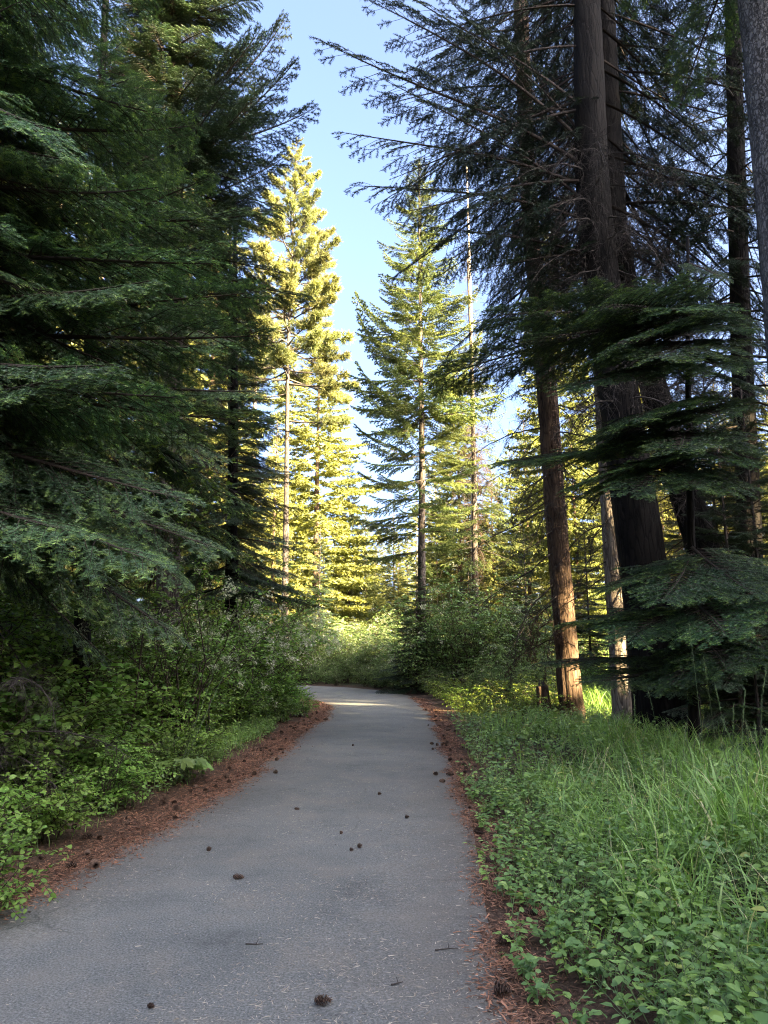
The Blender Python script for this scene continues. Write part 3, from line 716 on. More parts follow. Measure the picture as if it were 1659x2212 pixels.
root, Q, b0 = tree('fir_tree', 'near grey scaly trunk with a yellow lichen streak at the right edge', 'tree',
                   stem(7.5, [(1800, 1750), (1705, 640), (1640, 0)], 18), 0.32, 0.16, 'bark_grey', seed=13, sides=40, step=0.06, amp=0.016, freq=4.0)
bl = Buf(); rs = np.random.RandomState(3)
for k in range(420):
    z = rs.uniform(4.0, 9.2); p = axis_at(Q, z); px_ = rs.normal(0, 0.012)
    a = -1.62 + 0.16 * math.sin(z * 1.1) + px_ / 0.2
    r = 0.30 - 0.012 * (z - 2) + 0.0
    q = p + np.array([math.cos(a) * r, math.sin(a) * r, 0]); e = rs.randn(3) * 0.012; e2 = rs.randn(3) * 0.012
    bl.add([q, q + e, q + e2], [[0, 1, 2]], rs.rand())
obj('lichen', mesh('lichen', bl, M['lichen']), root, kind='stuff')
whorls(root, Q, 'fir_near', 10.5, 17, 0.7, 4, lambda t: 2.6, lambda t: -0.2, rng)

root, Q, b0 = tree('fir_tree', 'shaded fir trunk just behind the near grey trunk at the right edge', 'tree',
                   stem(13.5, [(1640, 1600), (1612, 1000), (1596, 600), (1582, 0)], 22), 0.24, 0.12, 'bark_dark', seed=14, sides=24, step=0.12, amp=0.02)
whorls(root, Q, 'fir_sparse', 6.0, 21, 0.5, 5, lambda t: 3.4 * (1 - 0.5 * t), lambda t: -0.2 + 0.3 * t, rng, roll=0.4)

root, Q, b0 = tree('fir_tree', 'young fir with flat bright-tipped sprays in front of the large right trunks', 'tree',
                   [(*at(1500, 1650, 9.6)[:2], -0.1), (*at(1490, 900, 9.6)[:2], 5), (*at(1490, 560, 9.6)[:2], 7.4)], 0.085, 0.02, 'bark_dark', seed=15, sides=12, step=0.2, amp=0.006)
for (z, e) in [(1.45, at(1180, 1425, 9.0)), (1.3, at(1300, 1470, 8.2)), (1.5, at(1470, 1465, 7.6)), (2.0, at(1220, 1340, 8.8)), (2.1, at(1340, 1370, 7.9)), (1.9, at(1660, 1400, 8.2)), (1.7, at(1560, 1440, 7.5)), (2.2, at(1700, 1320, 8.8)),
               (2.75, at(1290, 1270, 8.5)), (2.8, at(1430, 1285, 7.6)), (2.9, at(1600, 1280, 7.7)), (2.7, at(1690, 1280, 8.8)), (2.2, at(1520, 1370, 7.2)), (2.5, at(1380, 1300, 8.8)),
               (4.3, at(1085, 990, 9.2)), (4.35, at(1180, 985, 8.6)), (4.1, at(1230, 1045, 8.2)), (4.1, at(1350, 1050, 7.7)), (4.6, at(1270, 940, 8.0)), (4.9, at(1340, 905, 7.8)), (4.5, at(1440, 960, 7.4)), (4.8, at(1530, 900, 7.8)), (4.2, at(1570, 985, 7.8)), (4.4, at(1650, 970, 8.4)), (3.9, at(1500, 1040, 7.6)),
               (6.1, at(960, 790, 9.2)), (6.2, at(1050, 690, 8.9)), (6.0, at(1150, 720, 8.4)), (6.2, at(1270, 670, 7.9)), (5.9, at(1310, 740, 7.6)), (6.2, at(1440, 660, 7.6)), (5.8, at(1420, 760, 7.4)), (6.0, at(1560, 700, 7.8)), (6.3, at(1640, 690, 8.4)), (5.6, at(1540, 790, 7.6)), (5.5, at(1220, 830, 8.2)), (5.4, at(1640, 830, 8.2)), (7.0, at(1560, 600, 8.8))]:
    branch_to(root, b0, axis_at(Q, z) + b0, e, 'fir_flat', rng.uniform(-0.25, 0.25), rng, 0.07)

# dark young firs in the shade behind the trunks
def young_fir(label, px, D, H, Rr, z0=0.4, kind='fir_mid'):
    p = at(px, 1400, D)
    r_, Q_, b_ = tree('young_fir', label, 'tree', [(p[0], D, -0.1), (p[0], D, H * 0.5), (p[0], D, H)], 0.02 + 0.006 * H, 0.01, 'bark_fir', seed=int(px), sides=10, step=0.4, amp=0.005)
    whorls(r_, Q_, kind, z0, H * 0.97, 0.34, 8, lambda t: Rr * (1 - 0.9 * t) + 0.15, lambda t: -0.15 + 0.5 * t, rng)
young_fir('low dark fir with spreading sprays at the right frame edge in the grass', 1625, 8.6, 1.7, 0.9, 0.15, 'fir_flat')
young_fir('shaded young fir behind the bent trunk', 1500, 23.5, 7.5, 2.0)
young_fir('shaded young fir behind the bright-tipped sprays at the right frame edge', 1650, 21.5, 8.5, 2.3)
young_fir('tall shaded young fir filling the gap right of the bent trunk', 1570, 21, 11, 2.6)
young_fir('soft blue-green young fir left of the bend under the golden trees', 688, 43, 9.0, 1.7)
young_fir('small blue-green fir standing behind the blossoming shrub on the left', 560, 27, 5.0, 1.3)
young_fir('dark low fir at the foot of the middle fir', 900, 29.5, 5.3, 1.6)
young_fir('dark low fir at the foot of the thin fir with brown twigs', 1015, 32, 5.6, 1.9)
young_fir('shadowy green fir between the slender trunk and the leaning sunlit trunk', 1275, 25, 6.0, 1.7)
young_fir('dark sapling fir at the right edge of the far thicket', 1140, 30, 6.4, 1.6)

young_fir('shaded sapling fir under the bright-tipped sprays, right of the thickest trunk', 1590, 11.3, 5.0, 1.3, 0.5)
young_fir('shaded bushy fir at the right frame edge behind the low dark fir', 1655, 12.0, 6.0, 1.5, 0.4)

# broken stump left of the leaning trunk
p = at(1172, 1500, 17.3)
st = thing('stump', 'short broken stump beside the foot of the leaning trunk', 'stump', (p[0], 17.3, 0))
m_, Q_ = trunk_mesh('trunk', [(0, 0, -0.1), (0.02, 0, 0.4), (-0.02, 0, 0.78)], 0.17, 0.13, M['bark_red'], sides=24, step=0.05, amp=0.05, seed=3)
obj('trunk', m_, st)
bb = Buf()
for k in range(7):
    a = k * 0.9; q = Q_[-1]
    bb.add([q + [0.10 * math.cos(a), 0.10 * math.sin(a), -0.05], q + [0.10 * math.cos(a + 0.5), 0.10 * math.sin(a + 0.5), -0.05], q + [0.05 * math.cos(a), 0.05 * math.sin(a), rng.uniform(0.05, 0.2)], q + [0.02 * math.cos(a), 0.02 * math.sin(a), -0.05]], [[0, 1, 2], [1, 3, 2], [3, 0, 2]], 0.6)
obj('splinters', mesh('splinters', bb, M['twig_grey']), st, kind='stuff')
b0_ = Vector((p[0], 17.3, 0))

# ------------------------------------------------------------------ farther forest: shared crowns
def crown_fir(seed, H=24.0, Rr=3.6, z0=0.12, nbr=230, needle=(0.20, 0.11), cards=4):
    rs = np.random.RandomState(seed); rr = random.Random(seed)
    tp = [fir_branch(900 + seed * 10 + k, Lb=3.0, sec_step=0.36, ter_step=0.28, dens=34, nl=needle[0], nw=needle[1], brush=True, hang=0.6, wide=0.34, droop=0.05, curl=0.2, newtip=0.5, bare=0.15)[1].arrays() for k in range(cards)]
    B = Buf()
    for k in range(nbr):
        t = (k + rr.random()) / nbr; t = t ** 0.9
        z = H * (z0 + (1 - z0) * t)
        ln = Rr * ((1 - t) ** 0.75 * rr.uniform(0.65, 1.12) + 0.05) * (1 if t > 0.08 else 0.75)
        az = k * 2.399 + rr.uniform(-0.4, 0.4); pt = -0.18 + 0.6 * t + rr.uniform(-0.12, 0.12); rl = rr.uniform(-0.5, 0.5)
        V, T, c = tp[rr.randrange(cards)]; V = V * (ln / 3.0)
        cr, sr = math.cos(rl), math.sin(rl); V = np.stack([V[:, 0], V[:, 1] * cr - V[:, 2] * sr, V[:, 1] * sr + V[:, 2] * cr], 1)
        cp, sp_ = math.cos(pt), math.sin(pt); V = np.stack([V[:, 0] * cp - V[:, 2] * sp_, V[:, 1], V[:, 0] * sp_ + V[:, 2] * cp], 1)
        ca, sa = math.cos(az), math.sin(az); V = np.stack([V[:, 0] * ca - V[:, 1] * sa, V[:, 0] * sa + V[:, 1] * ca, V[:, 2] + z], 1)
        B.add(V, T, np.clip(c * 0.8 + rr.uniform(0, 0.3), 0, 1))
    return B

def crown_pine(seed, H=28.0, Rr=3.4, z0=0.4, nbr=90):
    rr = random.Random(seed)
    tp = [pine_branch(700 + seed * 10 + k, ntuft=34, per=16, tl=0.26, tw=0.05)[1].arrays() for k in range(3)]
    B = Buf()
    for k in range(nbr):
        t = (k + rr.random()) / nbr
        z = H * (z0 + (1 - z0) * t); ln = Rr * ((0.55 + 0.7 * t) * (1 - t ** 2) * rr.uniform(0.6, 1.15) + 0.12)
        az = k * 2.399 + rr.uniform(-0.4, 0.4); pt = -0.1 + 0.7 * t + rr.uniform(-0.15, 0.15)
        V, T, c = tp[rr.randrange(3)]; V = V * (ln / 2.5)
        cp, sp_ = math.cos(pt), math.sin(pt); V = np.stack([V[:, 0] * cp - V[:, 2] * sp_, V[:, 1], V[:, 0] * sp_ + V[:, 2] * cp], 1)
        ca, sa = math.cos(az), math.sin(az); V = np.stack([V[:, 0] * ca - V[:, 1] * sa, V[:, 0] * sa + V[:, 1] * ca, V[:, 2] + z], 1)
        B.add(V, T, c)
    return B

FAR = []
for k in range(3):
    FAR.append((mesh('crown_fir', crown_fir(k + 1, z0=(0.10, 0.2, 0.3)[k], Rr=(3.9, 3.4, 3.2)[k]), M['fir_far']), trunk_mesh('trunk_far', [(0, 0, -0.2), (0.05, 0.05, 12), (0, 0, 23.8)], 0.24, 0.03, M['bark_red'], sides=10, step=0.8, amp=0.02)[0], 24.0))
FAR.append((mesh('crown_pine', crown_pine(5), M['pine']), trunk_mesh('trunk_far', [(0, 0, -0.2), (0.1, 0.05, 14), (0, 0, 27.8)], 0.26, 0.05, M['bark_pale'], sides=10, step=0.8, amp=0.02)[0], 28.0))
def far_tree(x, y, H, kind, label, group=None, wide=1.0, name=None):
    cm, tm, H0 = FAR[kind]; s = H / H0
    r_ = thing(name or ('pine_tree' if kind == 3 else 'fir_tree'), label, 'tree', (x, y, 0), rng.uniform(0, 6.28), group)
    obj('trunk', tm, r_, scale=(s * (0.6 + 0.4 * wide), s * (0.6 + 0.4 * wide), s))
    obj('crown', cm, r_, scale=(s * wide, s * wide, s), kind='stuff')
    return r_

def far_px(px, py, D, kind, label, group=None, wide=1.0):
    p = at(px, py, D); far_tree(p[0], D, p[2], kind, label, group, wide)

far_px(692, 700, 60, 0, 'broad sunlit yellow-green fir right behind the tall golden pine', wide=1.45)
far_px(757, 985, 66, 2, 'slim sunlit fir on a bare orange trunk at the foot of the sky gap', wide=0.75)
far_px(940, 1010, 75, 1, 'sunlit fir seen just right of the middle fir trunk, low in the distance', wide=1.0)
far_px(850, 1105, 95, 0, 'smallest distant golden fir left of the middle fir trunk', wide=1.0)
far_px(1180, 470, 52, 1, 'tall sunlit fir seen between the leaning trunk and the thickest trunk')
far_px(985, 780, 58, 0, 'sunlit fir half hidden behind the thin fir with brown twigs', wide=0.9)
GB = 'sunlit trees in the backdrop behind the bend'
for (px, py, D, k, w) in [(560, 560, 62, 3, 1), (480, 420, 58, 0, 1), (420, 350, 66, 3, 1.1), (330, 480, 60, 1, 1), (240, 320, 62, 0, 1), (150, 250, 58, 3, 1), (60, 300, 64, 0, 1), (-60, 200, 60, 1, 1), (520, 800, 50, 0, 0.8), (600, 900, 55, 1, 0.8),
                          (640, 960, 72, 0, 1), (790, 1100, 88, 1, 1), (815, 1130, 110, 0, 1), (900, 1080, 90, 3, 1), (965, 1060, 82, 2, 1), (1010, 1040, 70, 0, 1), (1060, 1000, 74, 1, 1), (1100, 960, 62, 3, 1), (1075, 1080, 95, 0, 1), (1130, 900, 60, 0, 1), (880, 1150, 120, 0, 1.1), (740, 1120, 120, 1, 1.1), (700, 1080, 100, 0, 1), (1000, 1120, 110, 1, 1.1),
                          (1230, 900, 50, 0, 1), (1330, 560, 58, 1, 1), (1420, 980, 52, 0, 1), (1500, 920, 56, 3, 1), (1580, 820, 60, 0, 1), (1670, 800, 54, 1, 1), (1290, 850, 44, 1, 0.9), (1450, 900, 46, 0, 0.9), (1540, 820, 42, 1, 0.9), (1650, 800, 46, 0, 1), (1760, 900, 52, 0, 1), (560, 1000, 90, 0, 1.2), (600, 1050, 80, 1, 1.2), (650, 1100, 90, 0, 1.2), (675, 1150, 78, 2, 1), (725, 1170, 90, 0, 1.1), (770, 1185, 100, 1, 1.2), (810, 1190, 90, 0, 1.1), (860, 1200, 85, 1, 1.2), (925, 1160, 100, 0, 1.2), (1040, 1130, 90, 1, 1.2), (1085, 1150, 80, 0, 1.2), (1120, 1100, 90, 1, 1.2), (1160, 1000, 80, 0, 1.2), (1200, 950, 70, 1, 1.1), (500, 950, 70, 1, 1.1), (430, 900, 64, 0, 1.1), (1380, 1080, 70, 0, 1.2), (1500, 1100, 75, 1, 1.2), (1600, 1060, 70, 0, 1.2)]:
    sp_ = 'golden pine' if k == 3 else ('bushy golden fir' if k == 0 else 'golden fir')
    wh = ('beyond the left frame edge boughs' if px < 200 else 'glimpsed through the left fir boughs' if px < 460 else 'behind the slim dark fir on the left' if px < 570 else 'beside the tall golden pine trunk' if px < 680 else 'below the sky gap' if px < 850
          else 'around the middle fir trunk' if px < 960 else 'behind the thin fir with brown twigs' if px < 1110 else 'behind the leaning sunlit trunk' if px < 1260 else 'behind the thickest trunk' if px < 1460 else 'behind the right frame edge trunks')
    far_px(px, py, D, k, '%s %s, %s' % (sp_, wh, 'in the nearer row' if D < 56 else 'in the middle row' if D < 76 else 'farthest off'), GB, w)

# the forest that stands beside and behind the viewer, out of the frame; it shades the path
GS = 'conifers of the shady stand beside the path'
sx, sy = S.x / math.hypot(S.x, S.y), S.y / math.hypot(S.x, S.y)
rs = random.Random(5); placed = []
tries = 0
while tries < 6000:
    tries += 1
    x, y = rs.uniform(4, 78), rs.uniform(-74, 30)
    if y > 0 and x < 0.60 * y + 3.5: continue
    c = -sy * x + sx * y; d = sx * x + sy * y
    if c < -26 or c > 36 or d < (35 if c < 22.5 else -3) or d > 74: continue
    if abs(c - 16.2) < 4.5: continue
    if any((x - a) ** 2 + (y - b) ** 2 < 2.6 ** 2 for a, b in placed): continue
    placed.append((x, y))
    H = rs.uniform(33, 40) if c < 22 else rs.uniform(15, 18) if c < 28 else rs.uniform(12, 15)
    far_tree(x, y, H, rs.choice([0, 1, 0]), 'dark conifer of the shady stand that borders the path', GS)
for d_, c_, H in [(27, 14.0, 45), (29, 16.3, 46), (27, 18.9, 37), (33, 15.1, 50), (33, 17.6, 50), (31, 12.6, 44)]:  # unseen, over-tall pines added so sun passes only below their crowns
    far_tree(sx * d_ - sy * c_, sy * d_ + sx * c_, H, 3, 'unseen over-tall pine added beyond the right frame edge to block the higher sun', 'unseen pines added to shape the shade of the stand', 1.25)
for (x, y) in [(-8, -30), (3, -34), (10, -28), (18, -30), (-2, -42), (8, -44), (-14, -34), (20, -20), (20, -38), (26, -22), (-16, 30), (-20, 26), (-19, 14), (-24, 20), (-15, 8), (-17, 4), (-22, 8), (-26, 30), (-22, 36), (-14, 20), (-12, 6), (-14, 12), (-11, 17), (-13, 24), (-9, 29), (-17, 20)]:  # those behind the viewer are added to cut low sky light on trunks
    far_tree(x, y, rs.uniform(18, 24), rs.choice([0, 1]), 'dark conifer of the shady stand that borders the path', GS)

# ------------------------------------------------------------------ leaves, shrubs, herbs
def leaves(B, pos, d, nrm, ln, wr, tint, fold=True):
    """ovate leaves: base at pos, pointing along d, facing nrm"""
    d = norm(d); s = norm(np.cross(nrm, d)); n = norm(np.cross(d, s)); N_ = len(pos)
    L_ = ln[:, None]; W = (ln * wr)[:, None] * 0.5
    b = pos; l1 = pos + d * L_ * 0.28 + s * W * 0.92 + n * W * 0.22; r1 = pos + d * L_ * 0.28 - s * W * 0.92 + n * W * 0.22
    l2 = pos + d * L_ * 0.66 + s * W * 0.82 + n * W * 0.12; r2 = pos + d * L_ * 0.66 - s * W * 0.82 + n * W * 0.12
    t = pos + d * L_ - n * L_ * 0.12
    if fold:
        m1 = pos + d * L_ * 0.45
        V = np.stack([b, l1, r1, l2, r2, t, m1], 1).reshape(-1, 3)
        T0 = np.array([[0, 6, 1], [0, 2, 6], [1, 6, 3], [2, 4, 6], [3, 6, 5], [4, 5, 6]]); k = 7
    else:
        V = np.stack([b, l1, r1, l2, r2, t], 1).reshape(-1, 3)
        T0 = np.array([[0, 2, 1], [1, 2, 4], [1, 4, 3], [3, 4, 5]]); k = 6
    B.add(V, (np.arange(N_)[:, None, None] * k + T0[None]).reshape(-1, 3), np.repeat(tint, k))

def shrub(seed, H=1.2, Rr=0.9, nstem=16, ntwig=9, lt=0.35, leaf=0.045, per=12, wr=0.7, plumes=0, low=0.15, fold=False):
    rs = np.random.RandomState(seed); rr = random.Random(seed)
    wd = []; P, D_, Nn, TT = [], [], [], []; PB = Buf()
    for s in range(nstem):
        a = rr.uniform(0, 2 * PI); r0 = rr.uniform(0, 0.25) * Rr; reach = Rr * math.sqrt(rr.random()); h = H * rr.uniform(0.55, 1.05) * (1 - 0.35 * (reach / Rr) ** 2)
        p = np.array([r0 * math.cos(a), r0 * math.sin(a), -0.05]); q = [p]
        for k in range(1, 7):
            f = k / 6
            q.append(np.array([math.cos(a) * (r0 + (reach - r0) * f ** 1.4), math.sin(a) * (r0 + (reach - r0) * f ** 1.4), h * (f ** 0.8 if f < 1 else 0.97)]) + rs.randn(3) * 0.03 * H)
        for k in range(6): wd.append((*q[k], *q[k + 1], 0.004 + 0.006 * H * (1 - k / 6) * 0.6, 0.004 + 0.006 * H * (1 - (k + 1) / 6) * 0.6))
        for w in range(ntwig):
            f = rr.uniform(low, 1.0) if w else 1.0; k = min(int(f * 6), 5); b = q[k] + (q[k + 1] - q[k]) * (f * 6 - k)
            az = a + rr.uniform(-1.9, 1.9); dd = norm(np.array([math.cos(az), math.sin(az), rr.uniform(-0.15, 0.75)]))
            ll = lt * rr.uniform(0.6, 1.25); pts = [b]
            for j in range(3):
                dd = norm(dd + np.array([0, 0, -0.12]) + rs.randn(3) * 0.12); pts.append(pts[-1] + dd * ll / 3)
            for j in range(3): wd.append((*pts[j], *pts[j + 1], 0.0035, 0.0025))
            n = max(3, int(per * rr.uniform(0.7, 1.2)))
            u = (np.arange(n) + 0.6) / n * 3 * 0.999; ki = u.astype(int); fr = (u - ki)[:, None]
            pa = np.array(pts); pp = pa[ki] * (1 - fr) + pa[ki + 1] * fr
            tg = norm(pa[ki + 1] - pa[ki]); sd = norm(np.cross(np.array([0, 0, 1.]), tg)) * np.where(np.arange(n) % 2 == 0, 1, -1)[:, None]
            P.append(pp); D_.append(norm(tg * 0.55 + sd * 0.85 + rs.randn(n, 3) * 0.25 + np.array([0, 0, -0.12]))); Nn.append(norm(np.array([0, 0, 1.]) + rs.randn(n, 3) * 0.42))
            TT.append(np.clip(0.28 + 0.35 * rs.rand(n) + 0.22 * (u / 3) + 0.2 * (rr.random() - 0.5), 0, 1))
            if plumes and f > 0.72 and rr.random() < plumes:
                m_ = 46; e = pts[-1]; dz = norm(dd + np.array([0, 0, -0.35])); v = rs.rand(m_)
                c = e + dz * (v * 0.20)[:, None] + rs.randn(m_, 3) * (0.05 * (1 - v * 0.75))[:, None]
                e1 = rs.randn(m_, 3) * 0.016; e2 = rs.randn(m_, 3) * 0.016
                PB.add(np.stack([c, c + e1, c + e2], 1).reshape(-1, 3), np.arange(3 * m_).reshape(-1, 3), np.repeat(rs.rand(m_), 3))
    P, D_, Nn, TT = np.concatenate(P), np.concatenate(D_), np.concatenate(Nn), np.concatenate(TT)
    LB = Buf(); leaves(LB, P, D_, Nn, leaf * (0.65 + 0.6 * rs.rand(len(P))), wr, TT, fold)
    WB = Buf(); segs_wood(WB, wd, 0.4)
    return WB, LB, PB

SH = {}
def shrub_set(kind, n, mat, **kw):
    SH[kind] = []
    for k in range(n):
        w, l, p = shrub(3000 + 17 * len(SH) + k, **kw)
        SH[kind].append((mesh('stems', w, M['stem']), mesh('foliage', l, M[mat]), mesh('blossoms', p, M['blossom']) if p.n else None))
shrub_set('snowberry', 4, 'leaf', H=1.0, Rr=0.8, nstem=20, ntwig=9, lt=0.34, leaf=0.066, per=10)
shrub_set('tall', 4, 'leaf', H=2.4, Rr=1.3, nstem=26, ntwig=12, lt=0.55, leaf=0.062, per=12)
shrub_set('spray', 3, 'leaf', H=3.0, Rr=1.5, nstem=28, ntwig=13, lt=0.6, leaf=0.06, per=13, plumes=0.5)
shrub_set('pale', 4, 'leaf_pale', H=3.0, Rr=1.6, nstem=28, ntwig=13, lt=0.6, leaf=0.075, per=12, plumes=0.12)
shrub_set('yellow', 3, 'leaf_yellow', H=0.9, Rr=0.8, nstem=20, ntwig=9, lt=0.34, leaf=0.055, per=11)
def put_shrub(x, y, kind, s, label, group=None, z=0.0, sz=1.0, name='shrub'):
    st_, fo, bl_ = SH[kind][rng.randrange(len(SH[kind]))]
    r_ = thing(name, label, 'shrub', (x, y, z), rng.uniform(0, 6.28), group, 1.0); r_.scale = (s, s, s * sz)
    obj('stems', st_, r_); obj('foliage', fo, r_, kind='stuff')
    if bl_: obj('blossoms', bl_, r_, kind='stuff')
    return r_
rng = random.Random(21)
GT = 'leafy shrubs of the thicket along the left path edge'
y = 4.3
while y < 20.5:
    e = float(xl(y))
    for off, kind, s in ((0.9, 'snowberry', 0.68), (1.75, 'snowberry', 1.05), (2.6, 'snowberry', 1.45), (3.6, 'tall', 1.25), (5.0, 'tall', 1.6)):
        if 11.5 < y < 16.5 and off < 1.5: continue
        if off > 4 and rng.random() < 0.15: continue
        x = e - off * (1 if y < 17 else 0.8) + rng.uniform(-0.25, 0.25); yy = y + rng.uniform(-0.3, 0.3)
        zone = 'at the left frame edge' if y < 6 else 'before the lobed-leaf plant' if y < 8 else 'beside the lobed-leaf plant' if y < 9.6 else 'beyond the lobed-leaf plant' if y < 12 else 'beside the grassy margin' if y < 15 else 'where the grassy margin ends' if y < 17.5 else 'near the bend'
        row = {0.9: 'in the front row', 1.75: 'in the second row', 2.6: 'in the third row', 3.6: 'in the fourth row', 5.0: 'at the back'}[off]
        lab = ('low leafy shrub %s of the left thicket, %s' if kind == 'snowberry' else 'taller leafy shrub %s of the left thicket, %s') % (row, zone)
        _ = {'snowberry': 'low leafy shrub with small oval leaves in the thicket beside the left path edge', 'tall': 'taller leafy shrub at the back of the thicket under the left fir boughs'}[kind]
        put_shrub(x, yy, kind, s * rng.uniform(0.85, 1.15), lab, GT)
    y += 1.0 if y < 9 else 1.25
put_shrub(-2.35, 4.55, 'snowberry', 0.55, 'nearest bright green shrub at the left frame edge above the rusty needles')
put_shrub(*at(590, 1400, 21.5)[:2], 'spray', 1.2, 'big shrub heavy with cream blossom plumes where the path bends left')
put_shrub(*at(535, 1400, 23)[:2], 'spray', 1.6, 'cream blossoming shrub just left of the one at the bend')
put_shrub(*at(545, 1400, 19)[:2], 'spray', 1.4, 'blossoming shrub below the dense dark fir')
put_shrub(*at(465, 1400, 15.5)[:2], 'spray', 1.25, 'shrub with cream plumes below the tall fir with the bare trunk')
put_shrub(*at(625, 1450, 20.4)[:2], 'snowberry', 0.8, 'low leafy shrub spilling onto the path edge at the bend')
put_shrub(*at(600, 1450, 18.6)[:2], 'snowberry', 1.1, 'dark low shrub under the cream blossoming shrub')
put_shrub(*at(390, 1400, 12)[:2], 'spray', 1.1, 'leafy shrub with a few cream plumes under the drooping fir boughs')
GC = 'leafy shrubs of the far thicket behind the bend'
for (px, D, k, s) in [(745, 40, 'pale', 1.0), (790, 38.5, 'pale', 0.95), (700, 41, 'pale', 1.1), (835, 37, 'pale', 0.95), (870, 36, 'pale', 1.0), (770, 44, 'pale', 1.3), (830, 43, 'pale', 1.35), (720, 46, 'pale', 1.4), (890, 40, 'pale', 1.35), (660, 44, 'pale', 1.5), (640, 46, 'pale', 1.5), (800, 50, 'pale', 1.4), (860, 48, 'pale', 1.5), (740, 52, 'pale', 1.5), (610, 42, 'pale', 1.4)]:
    zn = 'behind the blossoming shrubs at the bend' if px < 680 else 'below the golden pine trunk' if px < 730 else 'below the slim sunlit fir' if px < 780 else 'below the sky gap' if px < 845 else 'just left of the middle fir foot'
    put_shrub(*at(px, 1400, D)[:2], k, s, 'pale leafy shrub of the far thicket %s, %s' % (zn, 'front rank' if D < 39 else 'middle rank' if D < 45 else 'back rank'), GC)
put_shrub(*at(930, 1400, 29)[:2], 'pale', 1.45, 'many-stemmed tall shrub below the middle fir')
put_shrub(*at(1000, 1400, 28)[:2], 'pale', 1.5, 'many-stemmed tall shrub below the thin fir with brown twigs')
put_shrub(*at(960, 1400, 31)[:2], 'pale', 1.8, 'tall shrub with whitish blossoms between the middle fir and the thin fir')
put_shrub(*at(1060, 1400, 28.5)[:2], 'pale', 1.6, 'tall pale shrub right of the thin fir with brown twigs')
put_shrub(*at(1110, 1400, 27)[:2], 'pale', 1.35, 'pale shrub left of the leaning sunlit trunk')
put_shrub(*at(1150, 1400, 31)[:2], 'pale', 1.3, 'pale shrub behind the leaning sunlit trunk')
put_shrub(*at(1090, 1400, 23.5)[:2], 'pale', 0.6, 'low pale shrub in front of the leaning trunk dead twigs')
GY = 'low shrubs along the right path edge'
for (D, off, k, s) in [(32, 0.9, 'pale', 0.5), (30, 0.9, 'pale', 0.48), (28, 0.8, 'pale', 0.42), (26, 0.8, 'pale', 0.4), (29, 2.2, 'pale', 0.55), (26.5, 2.2, 'pale', 0.5), (24.5, 0.9, 'yellow', 0.9), (24, 2.2, 'pale', 0.45), (22.5, 1.0, 'yellow', 0.95), (22, 2.3, 'yellow', 1.1), (20.5, 1.0, 'yellow', 0.85), (20, 2.2, 'yellow', 1.1), (18.6, 0.95, 'yellow', 0.75), (18.4, 2.0, 'yellow', 1.0), (21, 3.4, 'yellow', 1.2), (19, 3.1, 'yellow', 1.1), (24, 3.6, 'pale', 0.5), (17, 1.3, 'yellow', 0.6), (16.8, 2.4, 'yellow', 0.85), (33.5, 1.0, 'pale', 0.5)]:
    put_shrub(float(xr(D)) + off, D, k, s, ('yellow-green low shrub %s, %s' if k == 'yellow' else 'pale green low shrub %s, %s') % ('at the path edge' if off < 1.4 else 'one step in from the path edge' if off < 2.6 else 'well back from the path edge', 'level with the stump' if D < 18 else 'just beyond the stump' if D < 20.3 else 'midway from stump to bend' if D < 23 else 'before the bend' if D < 27 else 'at the bend'), GY)
for k in range(len(RP)):
    if RP[k, 1] < 31 or k % 3: continue
    t_ = norm(RP[min(k + 1, len(RP) - 1)] - RP[k - 1]); n_ = np.array([t_[1], -t_[0]])
    for off, s_ in ((0.8, 0.36), (1.9, 0.6), (3.2, 0.85)):
        q_ = RP[k] + n_ * (off + rng.uniform(-0.2, 0.2)) + t_ * rng.uniform(-0.3, 0.3)
        put_shrub(q_[0], q_[1], 'pale', s_ * rng.uniform(0.85, 1.15), 'pale green low shrub along the outer edge of the path bend', 'low shrubs along the outer edge of the bend')
for k, (px, D) in enumerate([(1290, 22), (1330, 24), (1400, 20), (1460, 22), (1530, 19), (1600, 20), (1650, 17), (1260, 27), (1230, 24), (1360, 27), (1480, 26), (1570, 25)]):
    put_shrub(*at(px, 1400, D)[:2], ('tall', 'yellow')[k % 2], (0.7, 1.5)[k % 2], 'shaded shrub in the undergrowth behind the right trunks', 'shrubs behind the right trunks')
for k in range(46):
    x, y = rng.uniform(-26, 34), rng.uniform(44, 78)
    put_shrub(x, y, 'pale' if k % 2 else 'tall', rng.uniform(1.0, 1.5), 'leafy shrub of the far undergrowth between the golden trees', 'shrubs between the golden trees')
for k in range(26):
    y = rng.uniform(5, 24); x = float(xl(min(y, 20))) - rng.uniform(6.2, 11)
    put_shrub(x, y, 'tall', rng.uniform(1.0, 1.4), 'taller leafy shrub at the back of the thicket under the left fir boughs', GT)

